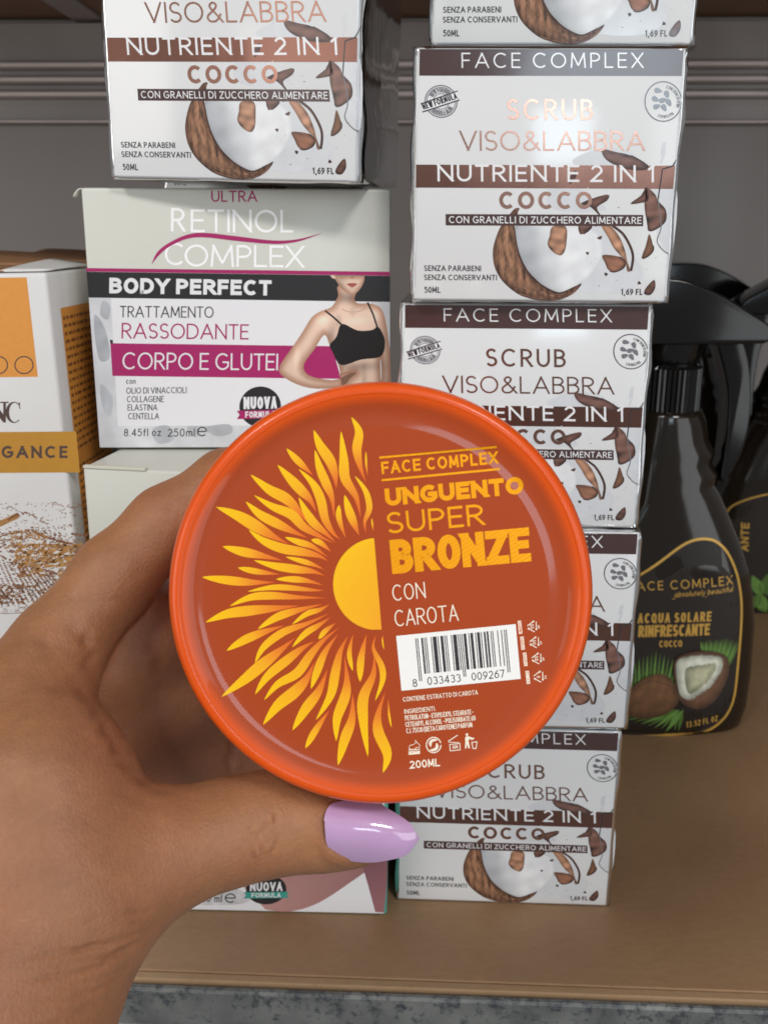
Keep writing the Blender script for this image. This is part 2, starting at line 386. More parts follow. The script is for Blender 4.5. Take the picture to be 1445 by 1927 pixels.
# ------------------------------------------------------------------ the setting: shelf bay
SH_D = 0.2748                                                     # front edge of the shelf board
def board_mat(name, c1, c2, rough):
    m = bpy.data.materials.new(name); m.use_nodes = True; n = m.node_tree; L = n.links.new; b = n.nodes['Principled BSDF']
    t = n.nodes.new('ShaderNodeTexCoord')
    a = n.nodes.new('ShaderNodeTexNoise'); a.inputs['Scale'].default_value = 420; a.inputs['Detail'].default_value = 5; a.inputs['Roughness'].default_value = .65
    mp = n.nodes.new('ShaderNodeMapping'); mp.inputs['Scale'].default_value = (.5, 1, 1); L(t.outputs['Object'], mp.inputs[0]); L(mp.outputs[0], a.inputs['Vector'])
    a2 = n.nodes.new('ShaderNodeTexNoise'); a2.inputs['Scale'].default_value = 14; a2.inputs['Detail'].default_value = 4; L(t.outputs['Object'], a2.inputs['Vector'])
    ad = n.nodes.new('ShaderNodeMath'); ad.operation = 'MULTIPLY_ADD'; ad.inputs[1].default_value = .4
    L(a.outputs[0], ad.inputs[0]); m2 = n.nodes.new('ShaderNodeMath'); m2.operation = 'MULTIPLY'; m2.inputs[1].default_value = .6; L(a2.outputs[0], m2.inputs[0]); L(m2.outputs[0], ad.inputs[2])
    r = n.nodes.new('ShaderNodeValToRGB'); r.color_ramp.elements[0].position = .34; r.color_ramp.elements[1].position = .66
    r.color_ramp.elements[0].color = (*c1, 1); r.color_ramp.elements[1].color = (*c2, 1); L(ad.outputs[0], r.inputs[0])
    v = n.nodes.new('ShaderNodeTexVoronoi'); v.inputs['Scale'].default_value = 150; L(t.outputs['Object'], v.inputs['Vector'])   # rare dark specks
    lt = n.nodes.new('ShaderNodeMath'); lt.operation = 'LESS_THAN'; lt.inputs[1].default_value = .045; L(v.outputs['Distance'], lt.inputs[0])
    mx = n.nodes.new('ShaderNodeMix'); mx.data_type = 'RGBA'; L(r.outputs[0], mx.inputs[6]); mx.inputs[7].default_value = (c1[0] * .55, c1[1] * .5, c1[2] * .5, 1)
    ms = n.nodes.new('ShaderNodeMath'); ms.operation = 'MULTIPLY'; ms.inputs[1].default_value = .55; L(lt.outputs[0], ms.inputs[0]); L(ms.outputs[0], mx.inputs[0])
    L(mx.outputs[2], b.inputs['Base Color']); b.inputs['Roughness'].default_value = rough
    bp = n.nodes.new('ShaderNodeBump'); bp.inputs['Distance'].default_value = .00012; L(a.outputs[0], bp.inputs['Height']); L(bp.outputs[0], b.inputs['Normal'])
    return m
m_board = board_mat('fibreboard', (.235, .135, .067), (.31, .187, .098), .52)
m_boardedge = board_mat('fibreboard_edge', (.27, .165, .085), (.35, .225, .125), .7)
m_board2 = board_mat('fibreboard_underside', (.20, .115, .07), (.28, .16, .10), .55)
struct(box_obj('shelf_board', -.75, .75, SH_D, .79, -.016, 0, m_board, bev=.0004))
struct(box_obj('board_edge_strip', -.75, .75, SH_D - .0035, SH_D - .0002, -.016, -.0005, m_boardedge, bev=.0004))

def worn_metal():
    m = bpy.data.materials.new('worn_galvanised'); m.use_nodes = True; n = m.node_tree; L = n.links.new; b = n.nodes['Principled BSDF']
    t = n.nodes.new('ShaderNodeTexCoord')
    a = n.nodes.new('ShaderNodeTexNoise'); a.inputs['Scale'].default_value = 300; a.inputs['Detail'].default_value = 8; a.inputs['Roughness'].default_value = .72
    L(t.outputs['Object'], a.inputs['Vector'])
    g = n.nodes.new('ShaderNodeTexNoise'); g.inputs['Scale'].default_value = 70; g.inputs['Detail'].default_value = 3; L(t.outputs['Object'], g.inputs['Vector'])
    # wear is denser towards the upper lip
    s = n.nodes.new('ShaderNodeSeparateXYZ'); L(t.outputs['Object'], s.inputs[0])
    mr_ = n.nodes.new('ShaderNodeMapRange'); mr_.inputs[1].default_value = -.020; mr_.inputs[2].default_value = -.001; mr_.inputs[3].default_value = -.06; mr_.inputs[4].default_value = .085
    L(s.outputs[2], mr_.inputs[0])
    ad = n.nodes.new('ShaderNodeMath'); ad.operation = 'ADD'; L(a.outputs[0], ad.inputs[0]); L(mr_.outputs[0], ad.inputs[1])
    gt = n.nodes.new('ShaderNodeMapRange'); gt.inputs[1].default_value = .54; gt.inputs[2].default_value = .67; L(ad.outputs[0], gt.inputs[0])
    r = n.nodes.new('ShaderNodeValToRGB'); r.color_ramp.elements[0].position = .3; r.color_ramp.elements[1].position = .7
    r.color_ramp.elements[0].color = (.105, .108, .105, 1); r.color_ramp.elements[1].color = (.20, .205, .195, 1); L(g.outputs[0], r.inputs[0])
    mx = n.nodes.new('ShaderNodeMix'); mx.data_type = 'RGBA'; L(gt.outputs[0], mx.inputs[0]); L(r.outputs[0], mx.inputs[6]); mx.inputs[7].default_value = (.055, .057, .066, 1)
    L(mx.outputs[2], b.inputs['Base Color']); b.inputs['Metallic'].default_value = .35; b.inputs['Roughness'].default_value = .48
    bp = n.nodes.new('ShaderNodeBump'); bp.inputs['Distance'].default_value = .0003; L(a.outputs[0], bp.inputs['Height']); L(bp.outputs[0], b.inputs['Normal'])
    return m
m_metal = worn_metal()
# steel lip in front of the board: rolled top edge, face, return
prof = [(SH_D - .0040, -.0165), (SH_D - .0040, -.0030), (SH_D - .0043, -.0020), (SH_D - .0052, -.0016), (SH_D - .0062, -.0019), (SH_D - .0068, -.0030),
        (SH_D - .0070, -.0100), (SH_D - .0070, -.0150), (SH_D - .0062, -.0158), (SH_D - .0062, -.0172), (SH_D - .0072, -.0180), (SH_D - .0072, -.040), (SH_D - .0040, -.040)]
vs = []; fs = []
xs = np.linspace(-.75, .75, 61)
for x in xs:
    for (y, z) in prof: vs.append((x, y + .00025 * math.sin(x * 40) * .5, z))
n_ = len(prof)
for i in range(60):
    for j in range(n_ - 1): fs.append((i * n_ + j, i * n_ + j + 1, (i + 1) * n_ + j + 1, (i + 1) * n_ + j))
struct(mesh('shelf_lip', vs, fs, None, [m_metal]))

BACK = .79
m_back = mat('painted_back_panel', (.335, .305, .29), .42, spec=.4, bump=.0001, bump_scale=60, var=.05, var_scale=8)
m_rail = mat('grey_rail_paint', (.36, .325, .31), .34, spec=.5, var=.1, var_scale=20)
m_railhi = mat('rail_steel', (.55, .50, .48), .3, metal=.6)
struct(box_obj('back_panel', -.75, .75, BACK, BACK + .01, -.02, .60, m_back))
# pressed steel back rail under the upper shelf: a band with three raised ribs
rp = []
z_t, z_b = .392, .322
def rib(zc): return [(BACK - .010, zc + .0042), (BACK - .0150, zc + .0030), (BACK - .0165, zc + .0005), (BACK - .0150, zc - .0022), (BACK - .010, zc - .0030)]
rp = [(BACK - .001, .392), (BACK - .010, .390), (BACK - .010, .372)]
for zc in (.3605, .3505, .3405): rp += rib(zc)
rp += [(BACK - .010, .333), (BACK - .009, .3238), (BACK - .0135, .3226), (BACK - .0135, .3212), (BACK - .001, .3205)]
vs = []; fs = []
for x in (-.75, .75):
    for (y, z) in rp: vs.append((x, y, z))
n_ = len(rp)
for j in range(n_ - 1): fs.append((j, j + 1, n_ + j + 1, n_ + j))
struct(mesh('back_rail', vs, fs, None, [m_rail]))
m_rib = mat('rib_highlight', (.86, .76, .74), .35, metal=.1, var=.12, var_scale=25)  # paler than the rail: the highlight along the ribs is put into the colour
for zc in (.3605, .3505, .3405):
    struct(box_obj('rail_rib', -.75, .75, BACK - .0182, BACK - .0150, zc - .0012, zc + .0018, m_rib, bev=.0008))
struct(box_obj('rail_rib', -.75, .75, BACK - .0150, BACK - .0132, .3213, .3228, m_rib, bev=.0005))
UP = .394
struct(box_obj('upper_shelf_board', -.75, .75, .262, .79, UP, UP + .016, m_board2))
# flat brace that runs diagonally under the upper shelf
a_ = Vector(on_plane(60, -35, UP - .002, 2)); b_ = Vector(on_plane(215, 72, UP - .002, 2))
d_ = (b_ - a_).normalized(); s_ = Vector((-d_.y, d_.x, 0)) * .011
a2, b2 = a_ - d_ * .10, b_ + d_ * .25
bm = bmesh.new()
q = [bm.verts.new(p) for p in (a2 - s_, b2 - s_, b2 + s_, a2 + s_)]
q2 = [bm.verts.new(v.co + Vector((0, 0, .0019))) for v in q]
bm.faces.new(q); bm.faces.new(q2[::-1])
for i in range(4): bm.faces.new((q[i], q2[i], q2[(i + 1) % 4], q[(i + 1) % 4]))
bmesh.ops.recalc_face_normals(bm, faces=bm.faces)
struct(bm_obj('shelf_brace', bm, None, [m_rail]))
# upright of the bay at the far right
struct(box_obj('bay_upright', .262, .275, .60, .625, 0, .394, m_railhi, bev=.001))

# ------------------------------------------------------------------ cartons
m_white = mat('white_gloss_card', (.675, .68, .685), .38, var=.015, var_scale=30, **WR)
m_cream = mat('cream_card', (.57, .575, .515), .5, var=.02, var_scale=40, coat=.25, coat_rough=.2, wrinkle=.0008, wrinkle_scale=18.)
m_film = film_mat()

def carton_mesh(name, W, D, H, m, parent, bev=.0009):
    bm = bmesh.new(); add_box(bm, -W / 2, W / 2, 0, D, 0, H, bev, 3)
    o = bm_obj(name, bm, parent, [m], True)
    return o

def film_wrap(W, D, H, parent, seed=1):
    """loose shrink film round the edges of a box: bulges at the sides, folded over top and bottom"""
    rnd = random.Random(seed)
    ring = []; nx, nz = 26, 24
    for i in range(nx): ring.append((-W / 2 + W * i / nx, 0, 0, -1))
    for i in range(nz): ring.append((W / 2, H * i / nz, 1, 0))
    for i in range(nx): ring.append((W / 2 - W * i / nx, H, 0, 1))
    for i in range(nz): ring.append((-W / 2, H - H * i / nz, -1, 0))
    ph = [rnd.uniform(0, 6.28) for _ in range(6)]
    prof_ = [(.0001, -.00035), (.35, -.0001), (.85, .0011), (1.0, .006), (.8, .020), (.55, .045), (.5, D - .002)]
    vs = []; fs = []; N = len(ring)
    for k, (x, z, ox, oz) in enumerate(ring):
        s = k / N * 2 * PI
        amp = .0010 + .0004 * math.sin(7 * s + ph[0]) + .0003 * math.sin(17 * s + ph[1])
        if oz: amp = min(amp, .00105) * .48
        for (o_, y) in prof_:
            e = amp * o_ + .00012
            inset = .0008 if o_ < .01 else 0
            vs.append((x + ox * (e - inset), y, z + oz * (e - inset)))
    P_ = len(prof_)
    for k in range(N):
        for j in range(P_ - 1):
            a = k * P_ + j; b = ((k + 1) % N) * P_ + j
            fs.append((a, b, b + 1, a + 1))
    # little folded ears at two corners
    for (cx, cz, sx_, sz_) in ((W / 2, .0, 1, -1), (-W / 2, H, -1, 1)):
        b = len(vs); q = .0016
        vs += [(cx, .0002, cz + sz_ * .0001), (cx + sx_ * q, -.0006, cz + sz_ * .0004), (cx + sx_ * q * 1.1, .006, cz + sz_ * .0004), (cx, .009, cz + sz_ * .0002)]
        fs.append((b, b + 1, b + 2, b + 3))
    return mesh('film_wrap', vs, fs, parent, [m_film], True)

# ---- coconut scrub box
SW, SD, SHH = .079, .079, .0732
m_dk = mat('dark_brown_print', (.062, .030, .028), .4, **WR)
m_foil = mat('copper_foil', (.46, .24, .18), .19, metal=1., wrinkle=.00045, wrinkle_scale=24., coat=.3, coat_rough=.1)
m_foild = mat('brown_foil', (.30, .145, .11), .19, metal=1., wrinkle=.00045, wrinkle_scale=24., coat=.3, coat_rough=.1)
m_wht = mat('white_print', (.76, .76, .775), .4, **WR)
m_blk = mat('black_print', (.028, .024, .028), .4, **WR)
m_gry = mat('grey_print', (.16, .16, .18), .4, **WR)
m_lgt = mat('milk_print', (.60, .615, .64), .4, var=.05, var_scale=160, **WR)
m_flesh = mat('coconut_flesh_print', (1, 1, 1), .45, vcol='Col', var=.05, var_scale=200, **WR)
m_pic = mat('coconut_print', (1, 1, 1), .45, vcol='Col', var=.38, var_scale=420, detail=5, **WR)

def scrub_print(root):
    top = lambda u, v, k: (u - SW / 2, -LAY * (1 + k), v)
    P = Print(top)
    F2 = quadmap([(100, 180), (1128, 175), (1050, 1165), (70, 1160)], SW, SHH)
    F5 = quadmap([(201, 88), (1250, 106), (1190, 950), (172, 925)], SW, SHH)
    e = .0009
    # bands
    P.f = None
    vb0, vb1 = SHH * (1 - .106), SHH - .0005
    P.poly('header_band', [(e, vb0), (SW - e, vb0), (SW - e, vb1), (e, vb1)], m_dk, 0)
    # milk splash behind everything
    P.f = F2
    for pts in ([(480, 870), (800, 862), (940, 1000), (960, 1060), (900, 1120), (760, 1130), (640, 1100), (540, 1020)], [(1000, 720), (1090, 710), (1075, 960), (1030, 930), (1010, 850), (1040, 800)],
                [(600, 720), (690, 700), (760, 760), (820, 800), (700, 812), (600, 790)], [(820, 1090), (850, 1085), (842, 1125), (822, 1120)], [(1035, 545), (1050, 540), (1040, 580), (1028, 590)],
                [(690, 610), (820, 560), (930, 590), (900, 640), (760, 650)]):
        P.poly('coconut_picture', spline(pts, 4, True), m_lgt, .0 if pts[0][0] != 480 else .1)
    w1, w2 = (.70, .715, .735), (.50, .52, .545)
    br, bd, bl, bt = (.17, .078, .042), (.055, .022, .016), (.30, .155, .095), (.105, .048, .036)
    # white flesh with its grey inner wall
    fl = spline([(472, 862), (700, 860), (790, 900), (800, 990), (725, 1088), (640, 1126), (560, 1085), (495, 1000)], 4, True)
    def fleshc(Q, d):
        wall = sstep(Q[:, 0] + .55 * (Q[:, 1] - 900) * -1 * .6, 470, 640); c = mixc((.40, .415, .44), (.74, .75, .765), wall)
        folds = .5 + .5 * np.sin((Q[:, 0] * .6 + Q[:, 1]) * .045 + 1.5 * n2(Q, 60, 5)); c = c * (1 - .05 * sstep(folds, .55, 1))[:, None] * (1 + .05 * n2(Q, 18, 6))[:, None]
        return np.clip(c * (.88 + .12 * sstep(d, 0, 14))[:, None], 0, .8)
    P.soft('coconut_picture', fl, m_flesh, .3, fleshc, 6)
    sh_o = spline([(487, 797), (466, 800), (425, 850), (400, 895), (382, 960), (386, 1020), (408, 1070), (445, 1110), (490, 1140), (550, 1157), (600, 1161), (650, 1152), (690, 1132), (715, 1107), (724, 1090)], 4)
    sh_i = spline([(478, 815), (470, 830), (462, 850), (468, 895), (474, 940), (488, 990), (515, 1042), (555, 1085), (585, 1107), (615, 1122), (640, 1128), (665, 1120), (690, 1108), (708, 1100), (722, 1092)], 4)
    mid = [(np.array(a) * .62 + np.array(b) * .38) for a, b in zip(sh_o, sh_i)]
    cm = [bl if i < 34 else br for i in range(len(mid))]
    mids = np.array(mid)
    def shellc(Q, d):
        t = sstep(d, 0, 30); k = np.clip((Q[:, 1] - 860) / 300, 0, 1); c = mixc((.10, .045, .026), (.33, .165, .092), t)
        c = c * (1 - .45 * k)[:, None]; fib = n2(Q, 7, 8, 1.6, .5) * .35 + n2(Q, 3.2, 9, 1.4, .5) * .25; return np.clip(c * (1 + fib)[:, None], .012, .6)
    P.soft('coconut_picture', list(map(tuple, sh_o)) + list(map(tuple, sh_i[::-1])), m_flesh, .7, shellc, 4)
    for i in range(4, len(mid) - 3):                               # fibres: short strokes along the husk
        for r in range(3):
            t = random.uniform(.06, .94); t2 = min(.97, max(.03, t + random.uniform(-.05, .05)))
            j = min(len(mid) - 1, i + random.choice((1, 2, 3)))
            a = np.array(sh_o[i]) * (1 - t) + np.array(sh_i[i]) * t; b = np.array(sh_o[j]) * (1 - t2) + np.array(sh_i[j]) * t2
            P.stroke('coconut_picture', [a, b], random.uniform(.8, 2.0), m_pic, .95 + .1 * r, col=random.choice((bd, bl, bl, bt, (.22, .10, .055))))
    P.stroke('coconut_picture', sh_i, 4.5, m_pic, 1.5, col=bd)
    # chunks
    def chunk(pts, c=br, edge=True, lit=None):
        q = spline(pts, 3, True); c0 = np.mean(np.array(q), 0); cc = np.array(c)
        P.soft('coconut_picture', q, m_flesh, 1.8, lambda Q, d: np.clip(cc[None] * (.62 + .75 * sstep(d, 0, 16) + .35 * n2(Q, 9, int(c0[0]), .6, 1.5) + .004 * (c0[1] - Q[:, 1]))[:, None], .01, .6), 4)
        if edge: P.stroke('coconut_picture', q[len(q) // 4: len(q) * 3 // 4], 5, m_pic, 2.0, col=bd)
    chunk([(612, 868), (664, 868), (667, 920), (660, 962), (642, 981), (612, 966), (593, 938), (601, 905)], bl, False)
    chunk([(800, 862), (832, 862), (870, 905), (892, 960), (900, 1000), (912, 1040), (900, 1040), (893, 1000), (874, 980), (848, 950), (826, 908)], bl, False)
    P.stroke('coconut_picture', spline([(842, 862), (882, 893), (908, 935), (922, 975), (921, 1010), (914, 1041)], 4), 10, m_pic, 2.0, col=bd)
    chunk([(803, 981), (830, 978), (870, 985), (893, 1005), (885, 1030), (850, 1045), (826, 1035), (815, 1010)], (.20, .09, .055))
    chunk([(985, 895), (998, 930), (1001, 960), (977, 985), (957, 987), (973, 940)], br)
    chunk([(972, 715), (1008, 740), (1020, 770), (1046, 800), (1048, 842), (1020, 870), (985, 882), (975, 840), (967, 785)], (.135, .066, .05))
    chunk([(912, 777), (958, 742), (974, 715), (980, 762), (950, 775)], bt)
    chunk([(783, 912), (803, 903), (798, 918)], bt, False); chunk([(740, 968), (753, 968), (748, 979)], bt, False)
    chunk([(812, 1048), (826, 1052), (817, 1062)], bd, False); chunk([(945, 1080), (955, 1090), (941, 1093)], bd, False)
    chunk([(1005, 1075), (1009, 1108), (990, 1135), (966, 1130), (975, 1105)], bt, False)
    rf_ = random.Random(21)
    for _ in range(34):
        x, y = rf_.uniform(690, 1040), rf_.uniform(690, 1120); a = rf_.uniform(0, 6.28); l = rf_.uniform(3, 9); w_ = l * rf_.uniform(.3, .6)
        P.poly('coconut_picture', [(x + l * math.cos(a), y + l * math.sin(a)), (x - w_ * math.sin(a), y + w_ * math.cos(a)), (x - l * .7 * math.cos(a), y - l * .7 * math.sin(a)), (x + w_ * .6 * math.sin(a), y - w_ * .6 * math.cos(a))], m_flesh if rf_.random() < .6 else m_lgt, 1.65, rf_.choice((bt, br, (.55, .56, .58), (.60, .61, .63))))
    for p, r in (((825, 1040), 7), ((880, 1080), 9), ((912, 1078), 8), ((775, 1095), 6)):
        P.poly('coconut_picture', arc(p[0], p[1], r, r * 1.3, 0, 340, 6), m_lgt, 1.0)
    P.f = F5
    chunk([(927, 430), (980, 440), (1040, 453), (1107, 488), (1090, 500), (1030, 496), (970, 480), (934, 457)], (.12, .06, .048))
    P.stroke('coconut_picture', [(885, 490), (880, 430), (915, 398), (958, 378), (950, 400)], 3, m_lgt, 1.5)
    chunk([(845, 607), (945, 580), (947, 598), (905, 622), (925, 655), (885, 622)], bt)
    chunk([(837, 660), (880, 655), (887, 690), (842, 712)], (.14, .07, .055)); chunk([(980, 656), (1014, 660), (1010, 682), (972, 676)], (.14, .07, .055))
    chunk([(800, 520), (822, 497), (824, 520), (800, 545)], (.13, .05, .04), False)
    P.stroke('coconut_picture', [(1232, 455), (1205, 490), (1165, 500), (1150, 600)], 5, m_blk, 2.1)
    P.stroke('coconut_picture', spline([(1150, 600), (1165, 690), (1150, 740), (1180, 775), (1205, 785)], 4), 4, m_gry, 2.1)
    P.stroke('coconut_picture', spline([(1165, 432), (1172, 445), (1158, 480)], 4), 7, m_lgt, 1.2)
    # foil band
    P.f = None
    P.poly('title_band', [(.0003, SHH * .462), (SW - .0006, SHH * .462), (SW - .0006, SHH * .553), (.0003, SHH * .553)], m_foild, 1.6)
    P.f = F2
    P.text('lettering', 'FACE COMPLEX', (270, 258), (962, 254), 58, m_wht, 1.2, .095, .3)
    P.text('lettering', 'SCRUB', (440, 455), (770, 455), 80, m_foil, 2.6, .13, .26)
    P.text('lettering', 'VISO&LABBRA', (258, 575), (968, 573), 77, m_foil, 2.6, .095, .15)
    P.text('lettering', 'NUTRIENTE 2 IN 1', (172, 694), (1005, 694), 66, m_wht, 2.6, .135, .2)
    P.text('lettering', 'COCCO', (408, 800), (765, 799), 68, m_foil, 2.6, .21, .3)
    P.poly('lettering', [(201, 821), (962, 821), (962, 865), (201, 865)], m_dk, 2.3)
    P.text('lettering', 'CON GRANELLI DI ZUCCHERO ALIMENTARE', (214, 856), (955, 856), 27, m_wht, 2.9, .13, .2)
    P.text('lettering', 'SENZA PARABENI', (115, 1044), (335, 1044), 22, m_blk, 2.6, .15, .18)
    P.text('lettering', 'SENZA CONSERVANTI', (114, 1080), (396, 1080), 22, m_blk, 2.6, .15, .18)
    P.text('lettering', '50ML', (115, 1130), (177, 1130), 24, m_blk, 2.6, .15, .18)
    P.text('lettering', '1,69 FL', (876, 1135), (960, 1135), 24, m_blk, 2.6, .17, .2)
    # rubber-stamp mark
    c = (190, 386)
    P.stroke('new_formula_stamp', arc(c[0], c[1], 61, 61, 0, 348, 20), 4, m_gry, 2.3); P.stroke('new_formula_stamp', arc(c[0], c[1], 54, 54, 0, 348, 20), 2.5, m_gry, 2.3)
    P.stroke('new_formula_stamp', arc(c[0], c[1], 30, 30, 0, 348, 16), 2.5, m_gry, 2.3)
    P.ring_text('new_formula_stamp', 'NEW FORMULA', c, 43, -62, 62, 17, m_gry, 2.5, .2, .2)
    P.ring_text('new_formula_stamp', 'NEW FORMULA', c, 43, 120, 242, 17, m_gry, 2.5, .2, .2)
    P.poly('new_formula_stamp', [(113, 394), (252, 347), (259, 381), (119, 426)], m_wht, 2.8)
    P.stroke('new_formula_stamp', [(112, 396), (254, 346)], 4.5, m_blk, 3.0); P.stroke('new_formula_stamp', [(118, 427), (260, 380)], 4.5, m_blk, 3.0)
    P.text('new_formula_stamp', 'NEW FORMULA', (122, 419), (254, 375), 24, m_blk, 3.2, .2, .16)
    # seed seal
    c = (1038, 382)
    P.stroke('seed_seal', arc(c[0], c[1], 70, 76, 0, 351, 26), 4, m_blk, 2.3)
    for (sx_, sy_, a) in ((1022, 340, 10), (1057, 352, 75), (1012, 372, 25), (1040, 378, -20), (1064, 384, 60), (1017, 402, -20), (1046, 404, 60)):
        o = []
        for i in range(12):
            t = 2 * PI * i / 12; r = 15 * (1 + .18 * math.cos(t)); x, y = r * math.cos(t), 10 * math.sin(t) * (1 - .25 * math.cos(t))
            ca, sa = math.cos(math.radians(a)), math.sin(math.radians(a)); o.append((sx_ - 6 + x * ca - y * sa, sy_ + x * sa + y * ca))
        P.poly('seed_seal', o, m_gry, 2.3)
    P.ring_text('seed_seal', 'CON SEMI DI KIWI', c, 58, 12, 112, 12, m_blk, 2.4, .17, .25)
    P.ring_text('seed_seal', 'NATURALI', c, 58, 140, 200, 12, m_blk, 2.4, .17, .25)
    P.build(root)
    # picture running on round the right-hand side
    Q = Print(lambda u, v, k: (SW / 2 + LAY * (1 + k), u, v))
    q = spline([(.002, .061), (.010, .063), (.018, .057), (.024, .045), (.022, .030), (.014, .022), (.006, .026), (.0015, .034)], 4, True)
    Q.poly('side_picture', q, m_lgt, 0)
    Q.stroke('side_picture', q[2:-8], .0016, m_blk, .4)
    Q.poly('side_picture', spline([(.008, .010), (.013, .013), (.013, .019), (.008, .016)], 3, True), m_dk, .4)
    Q.poly('side_picture', [(.001, SHH * .462), (.078, SHH * .462), (.078, SHH * .553), (.001, SHH * .553)], m_dk, -.2)
    Q.build(root)

GS = 'white coconut scrub boxes stacked on the shelf'
def scrub_box():
    r = thing('scrub_box', '', 'box', group=GS)
    carton_mesh('carton', SW, SD, SHH, m_white, r)
    scrub_print(r)
    film_wrap(SW, SD, SHH, r)
    return r
first = scrub_box()
R_ = math.radians
poses = [   # x, y, z, rx (top leans to the viewer), ry, rz, label
    (.0393, .3300, .2992, -2.2, .5, -2.0, 'white coconut scrub box at the very top of the right stack, cut off above'),
    (.0349, .3152, .2229, -.2, .1, .4, 'white coconut scrub box with a bright bluish window glare across its title'),
    (.0316, .3180, .1486, -.9, -.15, -1.0, 'white coconut scrub box, third in the right stack, just above the jar lid'),
    (.0331, .3152, .0743, .4, -.3, 0, 'white coconut scrub box half hidden by the right rim of the lid'),
    (.0318, .3155, .0, 0, 0, 0, 'white coconut scrub box at the foot of the right stack, on the brown shelf'),
    (-.0612, .3190, .2590, 1.2, 1.2, -6.5, 'white coconut scrub box on top of the cream and magenta retinol box'),
    (-.0660, .4060, .2585, 0, .5, -2.0, 'wrapped scrub box behind the one on the retinol box, only a dark side showing'),
]
for i, (x, y, z, rx, ry, rz, lab) in enumerate(poses):
    o = first if i == 0 else copy_tree(first)
    o.location = (x, y, z); o.rotation_euler = (R_(rx), R_(ry), R_(rz)); o['label'] = lab

# ---- retinol body box
BW, BD, BH = .1003, .085, .0857
PL = dict(coat=.3, coat_rough=.14, wrinkle=.0004, wrinkle_scale=22., spec=.25)
m_mag = mat('magenta_print', (.36, .022, .125), .4, **PL)
m_bk2 = mat('charcoal_print', (.026, .026, .028), .38, **PL)
m_wh2 = mat('white_panel_print', (.74, .735, .755), .4, **PL)
m_mar = mat('marble_print', (.60, .605, .63), .42, var=.2, var_scale=70, **PL)
m_sil = mat('silver_foil', (.95, .94, .94), .30, metal=.12, bump=.00005, bump_scale=300, var=.05, var_scale=150)
m_skn = mat('photo_print', (1, 1, 1), .42, vcol='Col', **PL)
m_crd = mat('carton_white_card', (.68, .68, .68), .5, **PL)
def badge(P, c, rx, ry, rib_m, part='formula_badge'):
    P.poly(part, arc(c[0], c[1], rx, ry, 0, 350, 26), m_bk2, 2.2)
    L_, R2, T_, B_ = c[0] - rx * 1.12, c[0] + rx * 1.12, c[1] + ry * .17, c[1] + ry * .58
    P.poly(part, [(L_, T_), (R2, T_), (R2 - rx * .1, (T_ + B_) / 2), (R2, B_), (L_, B_), (L_ + rx * .13, (T_ + B_) / 2)], rib_m, 2.5)
    P.text(part, 'NUOVA', (c[0] - rx * .80, c[1] + ry * .10), (c[0] + rx * .80, c[1] + ry * .11), ry * .60, m_wh2, 2.8, .20, .16, 1.)
    P.text(part, 'FORMULA', (c[0] - rx * .72, c[1] + ry * .53), (c[0] + rx * .72, c[1] + ry * .54), ry * .31, m_wh2, 2.9, .19, .16, 1.)
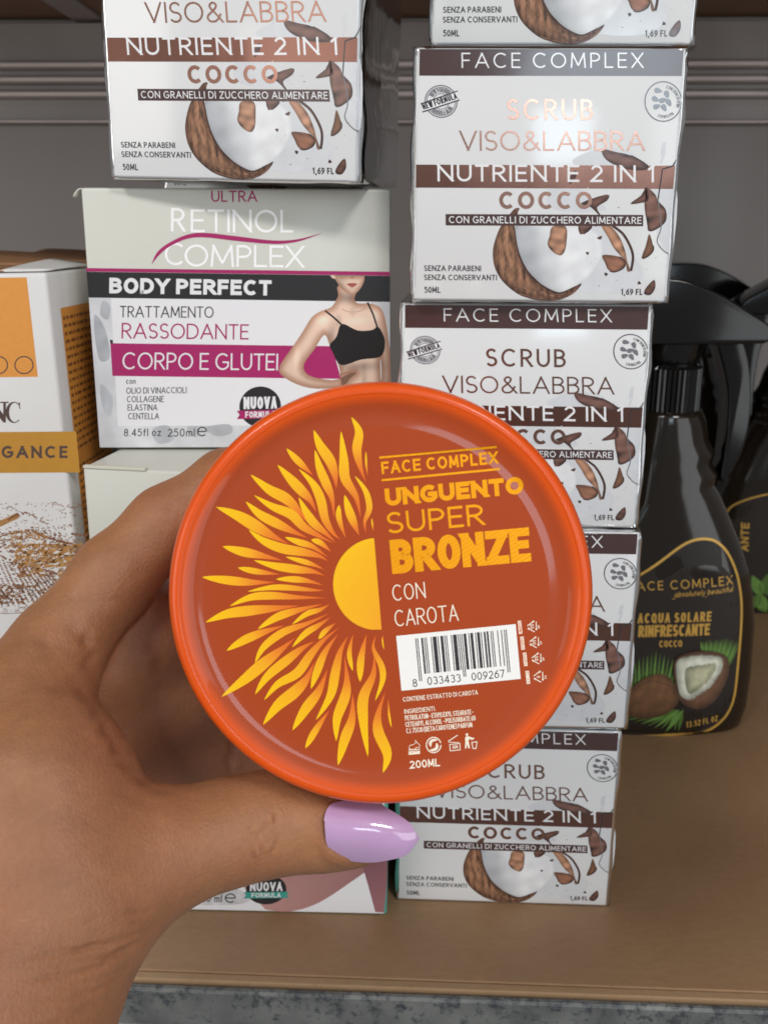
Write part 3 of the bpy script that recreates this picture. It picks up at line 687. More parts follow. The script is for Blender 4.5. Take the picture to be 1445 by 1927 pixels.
def retinol_box():
    r = thing('body_cream_box', 'cream topped retinol box with black and magenta bands and a torso photo', 'box')
    carton_mesh('carton', BW, BD, BH, m_cream, r)
    # opened, curled dust flap at the upper left corner
    vs = []; fs = []
    for i in range(9):
        t = i / 8
        for j in range(6):
            s = j / 5
            vs.append((-BW / 2 - .0035 * t + .0005, .001 + .03 * s, BH - .0002 + .0006 * math.sin(t * 2.2) - .0030 * t * t * (1 - .2 * s)))
    for i in range(8):
        for j in range(5): fs.append((i * 6 + j, i * 6 + j + 1, (i + 1) * 6 + j + 1, (i + 1) * 6 + j))
    fo = mesh('dust_flap', vs, fs, r, [m_cream], True); sm = fo.modifiers.new('thickness', 'SOLIDIFY'); sm.thickness = .0004
    P = Print(lambda u, v, k: (u - BW / 2, -LAY * (1 + k), v))
    P.f = quadmap([(30, 48), (1396, 40), (1381, 1216), (105, 1178)], BW, BH)
    P.poly('marble_field', [(62, 525), (1386, 553), (1381, 1212), (106, 1174)], m_mar, .0)
    P.poly('white_panel', [(155, 528), (1300, 552), (1300, 1110), (182, 1085)], m_wh2, .3)
    for q in ([(120, 540), (150, 560), (145, 620), (110, 600)], [(85, 600), (130, 660), (150, 780), (110, 800), (90, 720)], [(330, 1100), (400, 1090), (420, 1150), (350, 1165)], [(560, 1100), (660, 1090), (670, 1130), (600, 1140)], [(110, 900), (160, 960), (150, 1040), (118, 1000)], [(480, 1095), (530, 1100), (520, 1140), (486, 1130)]):
        P.poly('marble_field', spline(q, 4, True), mat('marble_vein_print', (.42, .43, .46), .42, var=.2, var_scale=120, **PL), .5)
    P.poly('magenta_stripe', [(52, 397), (1388, 418), (1387, 436), (53, 412)], m_mag, .4)
    P.poly('black_band', [(53, 413), (1387, 437), (1385, 555), (61, 525)], m_bk2, .4)
    P.poly('magenta_band', [(152, 724), (1120, 752), (1160, 900), (160, 866)], m_mag, .6)
    P.poly('magenta_band', [(150, 708), (163, 711), (163, 726), (152, 724)], m_bk2, .8)
    # printed photograph of a torso
    S1, S2, S3, S4 = (.62, .39, .29), (.50, .28, .20), (.34, .17, .115), (.70, .48, .37)
    def pp(pts, c, k, cl=True): P.poly('torso_picture', spline(pts, 4, True) if cl else pts, m_skn, k, c)
    body = [(1150, 480), (1226, 505), (1223, 540), (1240, 560), (1300, 562), (1345, 585), (1365, 640), (1377, 720), (1385, 800), (1383, 960), (1345, 960), (1345, 860), (1338, 800), (1340, 900), (1336, 960), (1180, 960), (1162, 925), (1150, 842), (1118, 770), (1108, 745), (1085, 700), (1040, 765), (992, 832), (1012, 880), (1100, 903), (1150, 900), (1205, 872), (1228, 876), (1200, 900), (1160, 935), (1050, 942), (960, 920), (890, 875), (886, 835), (930, 770), (985, 690), (1030, 620), (1075, 592), (1118, 576), (1140, 545), (1150, 520)]
    def skinc(Q, d):
        c = mixc((.44, .245, .165), (.76, .545, .43), sstep(d, 0, 40)); c = c * (1.06 - .0006 * np.maximum(Q[:, 1] - 600, 0))[:, None]
        def sh(x, y, rx, ry): return np.exp(-((Q[:, 0] - x) / rx) ** 2 - ((Q[:, 1] - y) / ry) ** 2)
        k = .55 * sh(1190, 535, 45, 26) + .35 * sh(1120, 700, 22, 60) + .45 * sh(1240, 845, 110, 22) + .25 * sh(1215, 600, 14, 20) + .3 * sh(1330, 720, 12, 80) + .3 * sh(1265, 900, 12, 60) + .3 * sh(1150, 640, 16, 30)
        li = .30 * sh(1080, 630, 30, 30) + .25 * sh(1330, 610, 26, 30) + .2 * sh(1230, 640, 60, 20) + .25 * sh(960, 790, 14, 60)
        return np.clip(c * (1 - k + li)[:, None], .02, .8)
    P.soft('torso_picture', spline(body, 3, True), m_skn, 1.0, skinc, 5)
    for (x0, y0, x1, y1) in ((1165, 585, 1205, 600), (1225, 600, 1275, 584)): P.stroke('torso_picture', [(x0, y0), ((x0 + x1) / 2, (y0 + y1) / 2 + 3), (x1, y1)], 2.5, m_skn, 1.3, col=(.40, .21, .14))
    S4s = S4
    P.poly('torso_picture', [(1135, 435), (1270, 437)] + list(map(tuple, spline([(1269, 455), (1258, 482), (1236, 510), (1212, 521), (1185, 508), (1158, 484), (1140, 456)], 4))), m_skn, 1.3, S4)
    face = [(1135, 436), (1270, 438)] + list(map(tuple, spline([(1269, 455), (1258, 482), (1236, 510), (1212, 521), (1185, 508), (1158, 484), (1140, 456)], 4)))
    P.soft('torso_picture', face, m_skn, 1.35, lambda Q, d: np.clip(mixc((.46, .26, .18), (.78, .57, .45), sstep(d, 0, 26)) * (1 - .25 * np.exp(-((Q[:, 0] - 1165) / 22) ** 2) - .2 * np.exp(-((Q[:, 0] - 1213) / 20) ** 2 - ((Q[:, 1] - 494) / 5) ** 2))[:, None], .02, .8), 5)                    # chin and mouth
    pp([(1116, 434), (1135, 434), (1140, 448), (1125, 446)], S4, 1.2)
    pp([(1190, 472), (1215, 468), (1236, 472), (1222, 486), (1206, 487)], (.42, .12, .10), 1.5); P.stroke('torso_picture', [(1188, 473), (1214, 474), (1238, 472)], 2.5, m_skn, 1.6, col=(.20, .05, .045))
    pp([(1205, 440), (1222, 440), (1220, 446), (1208, 446)], S3, 1.5)
    pp([(1165, 652), (1235, 682), (1300, 682), (1330, 668), (1352, 700), (1362, 742), (1342, 802), (1250, 815), (1160, 838), (1120, 775), (1110, 745), (1140, 710)], (.012, .012, .013), 1.7)
    P.stroke('torso_picture', [(1090, 592), (1130, 624), (1168, 660)], 8, m_skn, 1.8, col=(.012, .012, .013))
    P.stroke('torso_picture', [(1283, 556), (1308, 610), (1328, 674)], 8, m_skn, 1.8, col=(.012, .012, .013))
    P.stroke('torso_picture', spline([(1150, 885), (1185, 872), (1225, 868)], 4), 9, m_skn, 1.6, col=S3)
    # lettering
    P.text('lettering', 'ULTRA', (588, 106), (790, 104), 50, m_mag, 1.4, .13, .16)
    P.text('lettering', 'R', (412, 237), (474, 238), 104, m_sil, 1.4, .12); P.text('lettering', 'ETINOL', (498, 241), (950, 241), 102, m_sil, 1.4, .11, .13)
    P.text('lettering', 'C', (385, 386), (470, 387), 100, m_sil, 1.4, .11); P.text('lettering', 'OMPLEX', (470, 392), (996, 398), 98, m_sil, 1.4, .11, .1)
    A = spline([(330, 378), (352, 330), (400, 290), (480, 252), (560, 243), (700, 258), (860, 276), (970, 270), (1075, 243)], 5)
    B = spline([(331, 380), (362, 340), (405, 305), (480, 270), (560, 263), (700, 279), (860, 292), (970, 281), (1076, 244)], 5)
    P.quadstrip('lettering', A, B, m_mag, 1.6)
    P.text('lettering', 'BODY PERFECT', (148, 507), (850, 522), 68, m_wh2, 1.4, .24, .12, .7)
    P.text('lettering', 'TRATTAMENTO', (192, 612), (595, 619), 50, m_bk2, 1.4, .10, .12)
    P.text('lettering', 'RASSODANTE', (199, 704), (748, 717), 68, m_mag, 1.4, .10, .12)
    P.text('lettering', 'CORPO E GLUTEI', (202, 838), (876, 856), 74, m_wh2, 1.4, .095, .12)
    P.text('lettering', 'con', (218, 902), (258, 903), 25, m_bk2, 1.4, .13, .12)
    for s, x1, y in (('OLIO DI VINACCIOLI', 476, 945), ('COLLAGENE', 378, 982), ('ELASTINA', 350, 1018), ('CENTELLA', 357, 1056)):
        P.text('lettering', s, (218 + (y - 945) * .07, y), (x1, y + 3), 27, m_bk2, 1.4, .12, .14)
    P.text('lettering', '8.45fl oz', (207, 1130), (365, 1133), 33, m_bk2, 1.4, .12, .2)
    P.text('lettering', '250ml', (393, 1137), (510, 1139), 35, m_bk2, 1.4, .12, .2)
    P.text('lettering', 'e', (520, 1140), (564, 1140), 62, m_bk2, 1.4, .085)
    badge(P, (797, 1016), 92, 90, m_mag)
    P.build(r)
    return r
rb = retinol_box(); rb.location = (-.0622, .3293, .1714); rb.rotation_euler = (R_(-1.2), R_(-.1), R_(4.0))

# ---- blank cream box and the box under it
cb = thing('plain_box', 'plain cream box turned with its blank back to the front, behind the index finger', 'box', (-.0600, .2945, .0857), (0, 0, R_(-7.5)))
carton_mesh('carton', BW, BD, BH - .0008, m_cream, cb)
mflap = mat('cream_flap_card', (.60, .59, .50), .55)
bm = bmesh.new(); add_box(bm, -BW / 2 + .0002, -BW / 2 + .0215, -.0004, .0016, BH - .0012, BH - .0002, .0002, 1)
bm_obj('tuck_flap', bm, cb, [mflap])
fb = thing('body_cream_box', 'white box with a teal ribbon badge on the shelf under the thumb', 'box', (-.0614, .3058, 0), (0, 0, R_(1.0)))
m_teal = mat('teal_print', (.045, .30, .245), .4, **PL)
carton_mesh('carton', BW, BD, BH - .0008, mat('teal_edge_card', (.10, .34, .285), .45, **PL), fb)
P = Print(lambda u, v, k: (u - BW / 2, -LAY * (1 + k), v))
q = on_plane(705, 1719.6, 0, 2)
P.poly('white_front', [(.0008, .0006), (BW - .0012, .0006), (BW - .0012, BH - .002), (.0008, BH - .002)], m_wh2, 0)
def l4(px, py):                                                   # photo pixel -> this face
    D = .3058; p = on_plane(px, py, D); return (p[0] + .0614 + BW / 2, p[2])
P.f = lambda p: l4(p[0], p[1])
G1, G2 = (.50, .27, .25), (.24, .115, .11)
A = spline([(455, 1665), (520, 1648), (600, 1632), (700, 1600), (720, 1560)], 6); B = spline([(500, 1712), (545, 1716), (600, 1700), (670, 1655), (733, 1610)], 6)
P.quadstrip('leg_picture', A, B, m_skn, .5, [tuple(np.array(G1) * (1 - i / 24) + np.array(G2) * i / 24) for i in range(25)])
A = spline([(672, 1600), (690, 1660), (706, 1719)], 6); B = spline([(729, 1590), (728, 1660), (722, 1720)], 6)
P.quadstrip('leg_picture', A, B, m_skn, .6, [tuple(np.array((.17, .075, .085)) * (1 + .9 * i / 12)) for i in range(13)])
P.poly('smudge_print', spline([(300, 1690), (340, 1672), (420, 1660), (470, 1690), (440, 1702), (330, 1700)], 4, True), mat('grey_smudge_print', (.55, .54, .56), .42, var=.25, var_scale=200, **PL), .4)
P.text('lettering', 'ATICA', (414, 1673.8), (446, 1674.5), 7.5, m_gry, 1.0, .14, .16)
P.text('lettering', '250 ml', (370, 1696), (418, 1697), 14, m_bk2, 1.0, .14, .2)
P.text('lettering', 'e', (423, 1698), (444, 1699), 26, m_bk2, 1.0, .09)
badge(P, (501, 1674), 38, 28, m_teal)
P.build(fb)

# ------------------------------------------------------------------ amber and white cartons at the left
CW, CD, CH = .088, .052, .2298
m_card = mat('uncoated_white_card', (.66, .65, .64), .6, var=.02, var_scale=60, bump=.00005, bump_scale=900)
m_org = mat('orange_print', (.66, .27, .045), .55, var=.05, var_scale=500)
m_amb = mat('amber_print', (.47, .225, .022), .5, var=.04, var_scale=400)
m_brn = mat('brown_ink', (.075, .042, .035), .55)
m_sep = mat('sepia_ink', (.21, .085, .035), .55, var=.35, var_scale=500)
m_och = mat('ochre_ink', (.40, .20, .06), .55, var=.3, var_scale=400)
m_top = mat('kraft_card', (.30, .15, .07), .6, var=.12, var_scale=120)
GC = 'amber and white cartons queued at the left edge'
def tall_carton(lab):
    r = thing('tall_carton', lab, 'box', group=GC)
    bm = bmesh.new(); add_box(bm, -CW / 2, CW / 2, 0, CD, 0, CH, .0012, 3); bm_obj('carton', bm, r, [m_card], True)
    # top: kraft-printed panel with a tuck flap bulging up at the back, thumb gap at the right
    vs = []; fs = []; nx, ny = 16, 8
    for i in range(nx + 1):
        for j in range(ny + 1):
            u, v = i / nx, j / ny
            z = CH + .0006 + .0030 * math.sin(PI * min(1, v * .7)) * (1 - .55 * u) + .0010 * math.sin(3 * u + 2 * v)
            vs.append((-CW / 2 + .0012 + u * (CW - .0155), .0016 + v * (CD - .003), z))
    for i in range(nx):
        for j in range(ny): fs.append((i * (ny + 1) + j, (i + 1) * (ny + 1) + j, (i + 1) * (ny + 1) + j + 1, i * (ny + 1) + j + 1))
    o = mesh('tuck_flap', vs, fs, r, [m_top], True); sm = o.modifiers.new('thickness', 'SOLIDIFY'); sm.thickness = .0005
    vs = []; fs = []
    for i in range(9):
        for j in range(7):
            u, v = i / 8, j / 6
            vs.append((CW / 2 - .0160 + u * .0155, .0016 + v * (CD - .003), CH + .0008 + .0026 * (1 - u) * v + .0012 * v * (1 - v)))
    for i in range(8):
        for j in range(6): fs.append((i * 7 + j, (i + 1) * 7 + j, (i + 1) * 7 + j + 1, i * 7 + j + 1))
    o = mesh('dust_flap', vs, fs, r, [m_card], True); sm = o.modifiers.new('thickness', 'SOLIDIFY'); sm.thickness = .0005
    return r
c1 = tall_carton('white carton with an orange block and vineyard engraving, nearest at the left edge')
CX1 = -.118 - CW / 2 + .0018
c1.location = (CX1, .3150, 0); c1.rotation_euler = (0, R_(-1.3), R_(0))
P = Print(lambda u, v, k: (u, -LAY * (1 + k), v))
ry = R_(-1.3)
def l5(px, py):
    p = on_plane(px, py, .3150); dx, dz = p[0] - CX1, p[2]
    c, s = math.cos(-ry), math.sin(-ry); return (dx * c + dz * s, -dx * s + dz * c)
P.f = lambda p: l5(p[0], p[1])
Lx = -CW / 2 + .001
def left_at(py): return (l5(0, py)[1])
P.f = None
def PX(pts): return [l5(*p) for p in pts]
def toL(pts, ya, yb): return [(Lx, l5(0, ya)[1])] + PX(pts) + [(Lx, l5(0, yb)[1])]
P.poly('orange_block', toL([(51, 522), (72, 709)], 521, 710), m_org, 0)
P.poly('amber_band', toL([(144, 812), (151, 889)], 812, 890), m_amb, 0)
P.f = lambda p: l5(p[0], p[1])
for cx_ in (-28, -2, 46): P.stroke('lettering', arc(cx_, 687, 17, 16, 90, 450, 18), 2.3, m_brn, .6, True)
# serif capitals N and C
P.poly('lettering', [(-22, 757), (-10, 757), (12, 786), (12, 795), (7, 795), (-18, 763)], m_brn, .6)
P.poly('lettering', [(7, 757), (12, 757), (12, 795), (7, 795)], m_brn, .62); P.poly('lettering', [(1, 756), (17, 756), (17, 758.5), (1, 758.5)], m_brn, .64)
P.poly('lettering', [(-22, 757), (-18, 757), (-18, 794), (-22, 794)], m_brn, .62)
A = arc(31, 776, 15, 20, 50, 310, 18); B = [(31 + (12 - 2.8 * abs(math.cos(math.radians(t)))) * math.cos(math.radians(t)) + 0, 776 + (19) * math.sin(math.radians(t)) * .94) for t in np.linspace(50, 310, len(A))]
A = [(31 - 4 + 1.0 * x_ - 27, y_) for x_, y_ in A]; B = [(x_ - 4 + 0 + 4 - 27 + 27, y_) for x_, y_ in B]
A = [(27 + 15.5 * math.cos(math.radians(t)), 776 + 20 * math.sin(math.radians(t))) for t in np.linspace(48, 312, 26)]
B = [(28.5 + 10.5 * math.cos(math.radians(t)), 776 + 18 * math.sin(math.radians(t))) for t in np.linspace(48, 312, 26)]
P.quadstrip('lettering', A, B, m_brn, .6); P.poly('lettering', [(36.0, 757), (38.2, 757), (38.8, 769), (37.2, 769)], m_brn, .66)
P.text('lettering', 'GANCE', (4, 862), (128, 862), 23, m_brn, .6, .21, .3)
# engraved vineyard: ridges, hatching and rows of vines in sepia dots
rnd = random.Random(11)
def ridge(pts, wd, m, gap=.18, jit=1.6, n=7):
    q = spline(pts, n)
    for i in range(len(q) - 1):
        if rnd.random() < gap: continue
        a = q[i] + np.array((0, rnd.uniform(-jit, jit))); b = q[i + 1] + np.array((0, rnd.uniform(-jit, jit)))
        P.stroke('vineyard_engraving', [a, b], wd * rnd.uniform(.5, 1.5), m, .5 + .02 * (i % 5))
def dots(poly_fn, n, m, l0=2, l1=6, ang=0, th=1.4):
    for _ in range(n):
        x, y = poly_fn(); a = math.radians(ang + rnd.uniform(-35, 35)); l = rnd.uniform(l0, l1)
        P.stroke('vineyard_engraving', [(x - l / 2 * math.cos(a), y - l / 2 * math.sin(a)), (x + l / 2 * math.cos(a), y + l / 2 * math.sin(a))], th * rnd.uniform(.6, 1.5), m, .5 + .03 * rnd.randint(0, 9))
box = lambda x0, x1, y0, y1: (lambda: (rnd.uniform(x0, x1), rnd.uniform(y0, y1)))
def line_y(p):                                                   # y of a ridge at x
    xs_, ys_ = [a[0] for a in p], [a[1] for a in p]; return lambda x: float(np.interp(x, xs_, ys_))
ra = [(-40, 958), (5, 958), (20, 953), (33, 962), (45, 966)]; rb_ = [(38, 972), (50, 965), (70, 975), (90, 986)]
rc = [(-40, 1030), (0, 1010), (30, 1003), (60, 998), (90, 1012), (150, 1028)]; rd = [(20, 1004), (60, 998), (85, 1008)]
re_ = [(-40, 1030), (10, 1030), (35, 1022), (50, 1032), (80, 1045), (120, 1030), (168, 1028)]; rf = [(-40, 1040), (0, 1046), (30, 1058), (60, 1066), (100, 1078), (130, 1090)]
P.poly('vineyard_engraving', [(-40, 990), (0, 980), (32, 965), (37, 968), (36, 975), (0, 992), (-40, 1004)], m_och, .3)
P.stroke('vineyard_engraving', [(15, 979), (33, 967), (37, 971)], 4, m_sep, .8)
for q, w_, m_ in ((ra, 1.6, m_sep), (rb_, 2.2, m_sep), (rc, 3, m_sep), (rd, 2.6, m_och), (re_, 3, m_och), (rf, 3, m_sep)): ridge(q, w_, m_)
ridge([(60, 998), (90, 1012), (125, 1020), (150, 1028)], 3.4, m_sep, .05, 1.2)
ridge([(100, 948), (130, 952), (160, 950)], 1.6, m_sep, .4, 4); ridge([(118, 990), (140, 987), (166, 990)], 2.4, m_sep, .35, 2); ridge([(135, 1004), (166, 1008)], 3, m_sep, .1, 1.5)
dots(box(-30, 165, 945, 1000), 150, m_sep, 2, 5, 0, 1.0); dots(box(60, 125, 990, 1018), 60, m_sep, 2, 6, 10, 1.3); dots(box(-30, 60, 1000, 1040), 120, m_sep, 3, 8, 10, 1.4); dots(box(90, 166, 1004, 1030), 90, m_sep, 2, 6, 8, 1.3); dots(box(20, 90, 998, 1030), 110, m_och, 3, 8, 12, 1.8)
dots(box(30, 168, 1024, 1066), 210, m_och, 5, 14, -16, 3.0); dots(box(20, 165, 1026, 1086), 330, m_sep, 3, 9, -14, 1.5); dots(box(40, 130, 1045, 1085), 60, m_och, 5, 13, -10, 3)
for k in range(15):                                              # vine rows fanning to the lower right
    x0, y0 = -30 + k * 9.0, line_y(rf)(-30 + k * 9) + 5; x1 = x0 + 34 + k * 1.4
    for t in np.linspace(0, 1, 20):
        x, y = x0 + (x1 - x0) * t, y0 + (1135 - y0) * t ** .92
        if rnd.random() < .12: continue
        P.stroke('vineyard_engraving', [(x - 2.4, y + rnd.uniform(-.6, .8)), (x + 1.4, y + rnd.uniform(-.4, 1.8)), (x + 2.2, y + 2.8)], rnd.uniform(1.4, 2.6), m_sep if rnd.random() < .85 else m_brn, .8 + .02 * k)
dots(box(40, 120, 1090, 1130), 90, m_sep, 3, 7, -30, 1.8); dots(box(-30, 45, 1100, 1135), 200, m_sep, 3, 7, 0, 2.4); dots(box(-30, 20, 1108, 1140), 50, m_brn, 2, 6, 60, 2.2); dots(box(-30, 80, 1138, 1152), 60, m_sep, 2, 6, 0, .9)
ridge([(-30, 1153), (20, 1154), (70, 1151)], 1.2, m_sep, .15, .5)
P.f = None
P.build(c1)
Q = Print(lambda u, v, k: (CW / 2 + LAY * (1 + k), u, v))
zt, zb = .218, .128
Q.poly('orange_side_panel', [(.009, .07), (.046, .07), (.046, zt), (.009, zt)], m_org, 0)
rnd2 = random.Random(3); m_ink2 = mat('small_print_ink', (.22, .085, .022), .55)
for i in range(34):                                               # small print, too fine to read
    z = zt - .004 - i * .0026 - (.004 if i > 17 else 0); x = .0105
    while x < .043:
        l = rnd2.uniform(.0012, .0042)
        if x + l > .0445: break
        Q.poly('small_print', [(x, z), (x + l, z), (x + l, z + .0011), (x, z + .0011)], m_ink2, .5); x += l + rnd2.uniform(.0007, .0013)
Q.build(c1)
for i, (y, dx, dz, rz) in enumerate(((.3705, .004, .0006, 1.5), (.4275, -.002, .0010, -1), (.4850, .006, -.0004, 2.5))):
    r = tall_carton(('carton directly behind the vineyard carton, only its brown top and flaps showing', 'third carton of the row at the left edge, a strip of its top showing', 'farthest carton of the row at the left edge, by the back panel')[i])
    r.location = (CX1 + dx, y, dz * 0); r.rotation_euler = (0, 0, R_(rz))

# ------------------------------------------------------------------ black spray bottles
m_pvc = mat('black_gloss_plastic', (.008, .007, .0065), .12, bump=.00003, bump_scale=60, spec=.4)
m_pvc2 = mat('dark_bottle_plastic', (.017, .012, .008), .12, bump=.00012, bump_scale=34, spec=.45)
m_lab = mat('bottle_label_paper', (.022, .017, .014), .5, spec=.3)
m_gold = mat('gold_print', (.62, .36, .07), .42, metal=.3)
m_brk = mat('brown_label_bar', (.085, .042, .022), .45)
m_leaf = mat('label_picture_print', (1, 1, 1), .45, vcol='Col', var=.15, var_scale=300)
DB = .470                                                         # mid plane of the bottle nearest the camera
HD = .024
rt = [(1318, 768), (1326, 790), (1330, 825), (1342, 848), (1334, 866), (1346, 886), (1338, 906), (1350, 926), (1364, 960), (1383, 1008), (1399, 1060), (1408, 1110), (1411, 1165), (1405, 1250), (1396, 1312), (1384, 1345), (1368, 1366)]
pr = [on_plane(x, y, DB) for x, y in rt]
X0 = on_plane(1318, 720, DB)[0] - .0152
prof_b = [(p[2], p[0] - X0) for p in pr]
zt_n = prof_b[0][0]
prof_b = [(z - prof_b[-1][0] * (1 - (zt_n - z) / (zt_n - prof_b[-1][0])) * 0, h) for z, h in prof_b]
prof_b += [(.0022, prof_b[-1][1] * .955), (.0, prof_b[-1][1] * .90)]
zz = np.array([p[0] for p in prof_b]); hh = np.array([p[1] for p in prof_b])
def half_w(z): return float(np.interp(z, zz[::-1], hh[::-1]))
def half_wl(z):                                                   # the grip notches are on one side only
    return float(np.interp(z, [0, .0022, .02, .06, .09, .12, zt_n], [hh[-1], hh[-2], hh[-3] * .99, half_w(.06), half_w(.09) * 1.0, half_w(zt_n - .012) * 1.02, hh[0]])) if z < zt_n else hh[0]
def half_d(z): return float(np.interp(z, [0, .003, .02, .09, zt_n - .004, zt_n], [HD * .9, HD * .97, HD, HD, .0158, .0150]))
def sect(z, a, sgn):
    c, s = math.cos(a), math.sin(a); n = np.interp(z, [.09, zt_n], [3.2, 2.0])
    hw = half_w(z) if c * sgn >= 0 else half_wl(z)
    return (hw * math.copysign(abs(c) ** (2 / n), c), half_d(z) * math.copysign(abs(s) ** (2 / n), s))
def front_y(x, z, sgn=1):
    n = np.interp(z, [.09, zt_n], [3.2, 2.0]); hw = half_w(z) if x * sgn >= 0 else half_wl(z)
    t = min(.999, abs(x) / hw); return -half_d(z) * (1 - t ** n) ** (1 / n)
def prism(name, poly, y0, y1, m, parent, bev=.003):
    bm = bmesh.new(); a = [bm.verts.new((p[0], y0, p[1])) for p in poly]; b = [bm.verts.new((p[0], y1, p[1])) for p in poly]
    N = len(poly); fa = bm.faces.new(a); fb = bm.faces.new(b[::-1])
    for i in range(N): bm.faces.new((a[i], b[i], b[(i + 1) % N], a[(i + 1) % N]))
    bmesh.ops.recalc_face_normals(bm, faces=bm.faces)
    es = [e for e in bm.edges if len(e.link_faces) == 2 and any(len(f.verts) > 4 for f in e.link_faces)]
    bmesh.ops.bevel(bm, geom=es, offset=bev, segments=4, profile=.5, affect='EDGES', clamp_overlap=True)
    return bm_obj(name, bm, parent, [m], True)
def spray_bottle(lab, sgn, loc, group):
    r = thing('spray_bottle', lab, 'bottle', loc, (0, 0, 0), group)
    zs = sorted(set([0, .0008, .0022, .006] + list(np.linspace(.01, zt_n, 58)) + [p[0] for p in prof_b]))
    NA = 64; vs = []; fs = []
    for z in zs:
        for k in range(NA):
            x, y = sect(z, 2 * PI * k / NA, 1); vs.append((sgn * x, y, z))
    for i in range(len(zs) - 1):
        for k in range(NA): fs.append((i * NA + k, i * NA + (k + 1) % NA, (i + 1) * NA + (k + 1) % NA, (i + 1) * NA + k))
    fs.append(list(range(NA))[::-1]); fs.append([(len(zs) - 1) * NA + k for k in range(NA)])
    mesh('bottle_body', vs, fs, r, [m_pvc2], True)
    # ribbed collar
    zc0, zc1 = zt_n - .001, on_plane(1318, 684, DB)[2]; vs = []; fs = []; NA = 120
    ringz = [(zc0, .0140), (zc0 + .0012, .0150), (zc1 - .0014, .0150), (zc1, .0140), (zc1 + .0006, .0110)]
    for (z, rr) in ringz:
        for k in range(NA):
            a = 2 * PI * k / NA; q = rr + (.00042 if (k % 3) else -.0002) * (1 if rr > .0145 else 0); vs.append((q * math.cos(a), q * math.sin(a), z))
    for i in range(len(ringz) - 1):
        for k in range(NA): fs.append((i * NA + k, i * NA + (k + 1) % NA, (i + 1) * NA + (k + 1) % NA, (i + 1) * NA + k))
    mesh('screw_collar', vs, fs, r, [m_pvc], False)
    # sprayer: neck cone, shroud, lever, nozzle
    def pz(px, py): p = on_plane(px, py, DB); return (sgn * (p[0] - X0), p[2])
    vs = []; fs = []; NA = 40; z2 = on_plane(1318, 640, DB)[2]
    for (z, rr) in ((zc1 + .0003, .0125), (zc1 + .004, .0142), (z2 + .002, .0150)):
        for k in range(NA): a = 2 * PI * k / NA; vs.append((rr * math.cos(a), rr * .8 * math.sin(a), z))
    for i in range(2):
        for k in range(NA): fs.append((i * NA + k, i * NA + (k + 1) % NA, (i + 1) * NA + (k + 1) % NA, (i + 1) * NA + k))
    mesh('sprayer_neck', vs, fs, r, [m_pvc], True)
    top = spline([(1120, 545), (1180, 524), (1255, 522), (1302, 534), (1350, 556), (1392, 582), (1425, 603), (1438, 619), (1436, 634)], 4)
    poly = [pz(*p) for p in top] + [pz(1420, 641), pz(1320, 643), pz(1180, 643), pz(1110, 640), pz(1105, 590)]
    if sgn < 0: poly = poly[::-1]
    prism('sprayer_shroud', poly, -.0135, .0135, m_pvc, r, .0045)
    lv = spline([(1388, 638), (1400, 690), (1402, 760), (1392, 825), (1372, 872), (1352, 902)], 4) + spline([(1345, 893), (1352, 850), (1358, 800), (1360, 740), (1352, 690), (1338, 640)], 4)
    poly = [pz(*p) for p in lv]
    if sgn < 0: poly = poly[::-1]
    prism('trigger_lever', poly, -.0085, .0085, m_pvc, r, .0030)
    return r
GB = 'black spray bottles behind the right stack'
b1 = spray_bottle('black spray bottle with a coconut label and gold border beside the right stack', 1, (X0, DB, 0), GB)
P = Print(lambda u, v, k: (u, front_y(u, max(v, .001)) - LAY * 2 * (1 + k), v))
def lb(px, py):
    D = DB - HD
    p = on_plane(px, py, D); return (p[0] - X0, p[2])
P.f = lambda p: lb(p[0], p[1])
bor = spline([(1100, 1120), (1140, 1109), (1170, 1099), (1205, 1081), (1240, 1059), (1275, 1034), (1300, 1021), (1325, 1017), (1350, 1023), (1373, 1045), (1389, 1080), (1397, 1112), (1400, 1145), (1399, 1185), (1393, 1255), (1386, 1315), (1374, 1346), (1355, 1366), (1330, 1379), (1290, 1384), (1240, 1387), (1170, 1388), (1100, 1388)], 4)
ctr = [b for b in bor]
up_, lo_ = bor[:len(bor)], None
# label sheet in vertical slats so that it follows the curved front
xsr = np.linspace(1100, 1400, 46)
ub = [p for p in bor[:4 * 12 + 1]]; db = [p for p in bor[4 * 12:]][::-1]
yu = lambda x: float(np.interp(x, [p[0] for p in ub], [p[1] for p in ub])); yd = lambda x: float(np.interp(x, [p[0] for p in db], [p[1] for p in db]))
for a, b in zip(xsr[:-1], xsr[1:]):
    for k in range(8):
        t0, t1 = k / 8, (k + 1) / 8
        P.poly('label', [(a, yu(a) + (yd(a) - yu(a)) * t0), (b, yu(b) + (yd(b) - yu(b)) * t0), (b, yu(b) + (yd(b) - yu(b)) * t1), (a, yu(a) + (yd(a) - yu(a)) * t1)], m_lab, 0)
P.stroke('label_border', bor, 4.6, m_gold, 1)
P.text('lettering', 'FACE COMPLEX', (1183, 1113), (1382, 1103.5), 17, m_gold, 1, .12, .3)
P.text('lettering', 'absolutely beautiful', (1268, 1124), (1381, 1117), 10, m_gold, 1, .13, .16, slant=.25)
P.stroke('lettering', [(1264, 1127), (1330, 1124)], 1, m_gold, 1)
P.text('lettering', 'ACQUA SOLARE', (1199, 1173), (1338, 1170), 18.5, m_gold, 1, .2, .3, 1., slant=.08)
P.text('lettering', 'RINFRESCANTE', (1200, 1199), (1335, 1196), 22, m_gold, 1, .2, .12, 1., slant=.08)
P.poly('lettering', [(1170, 1206), (1336, 1203), (1334, 1217), (1170, 1221)], m_brk, .8); P.text('lettering', 'COCCO', (1240, 1218), (1283, 1217), 12.5, m_gold, 1.2, .2, .16, 1.)
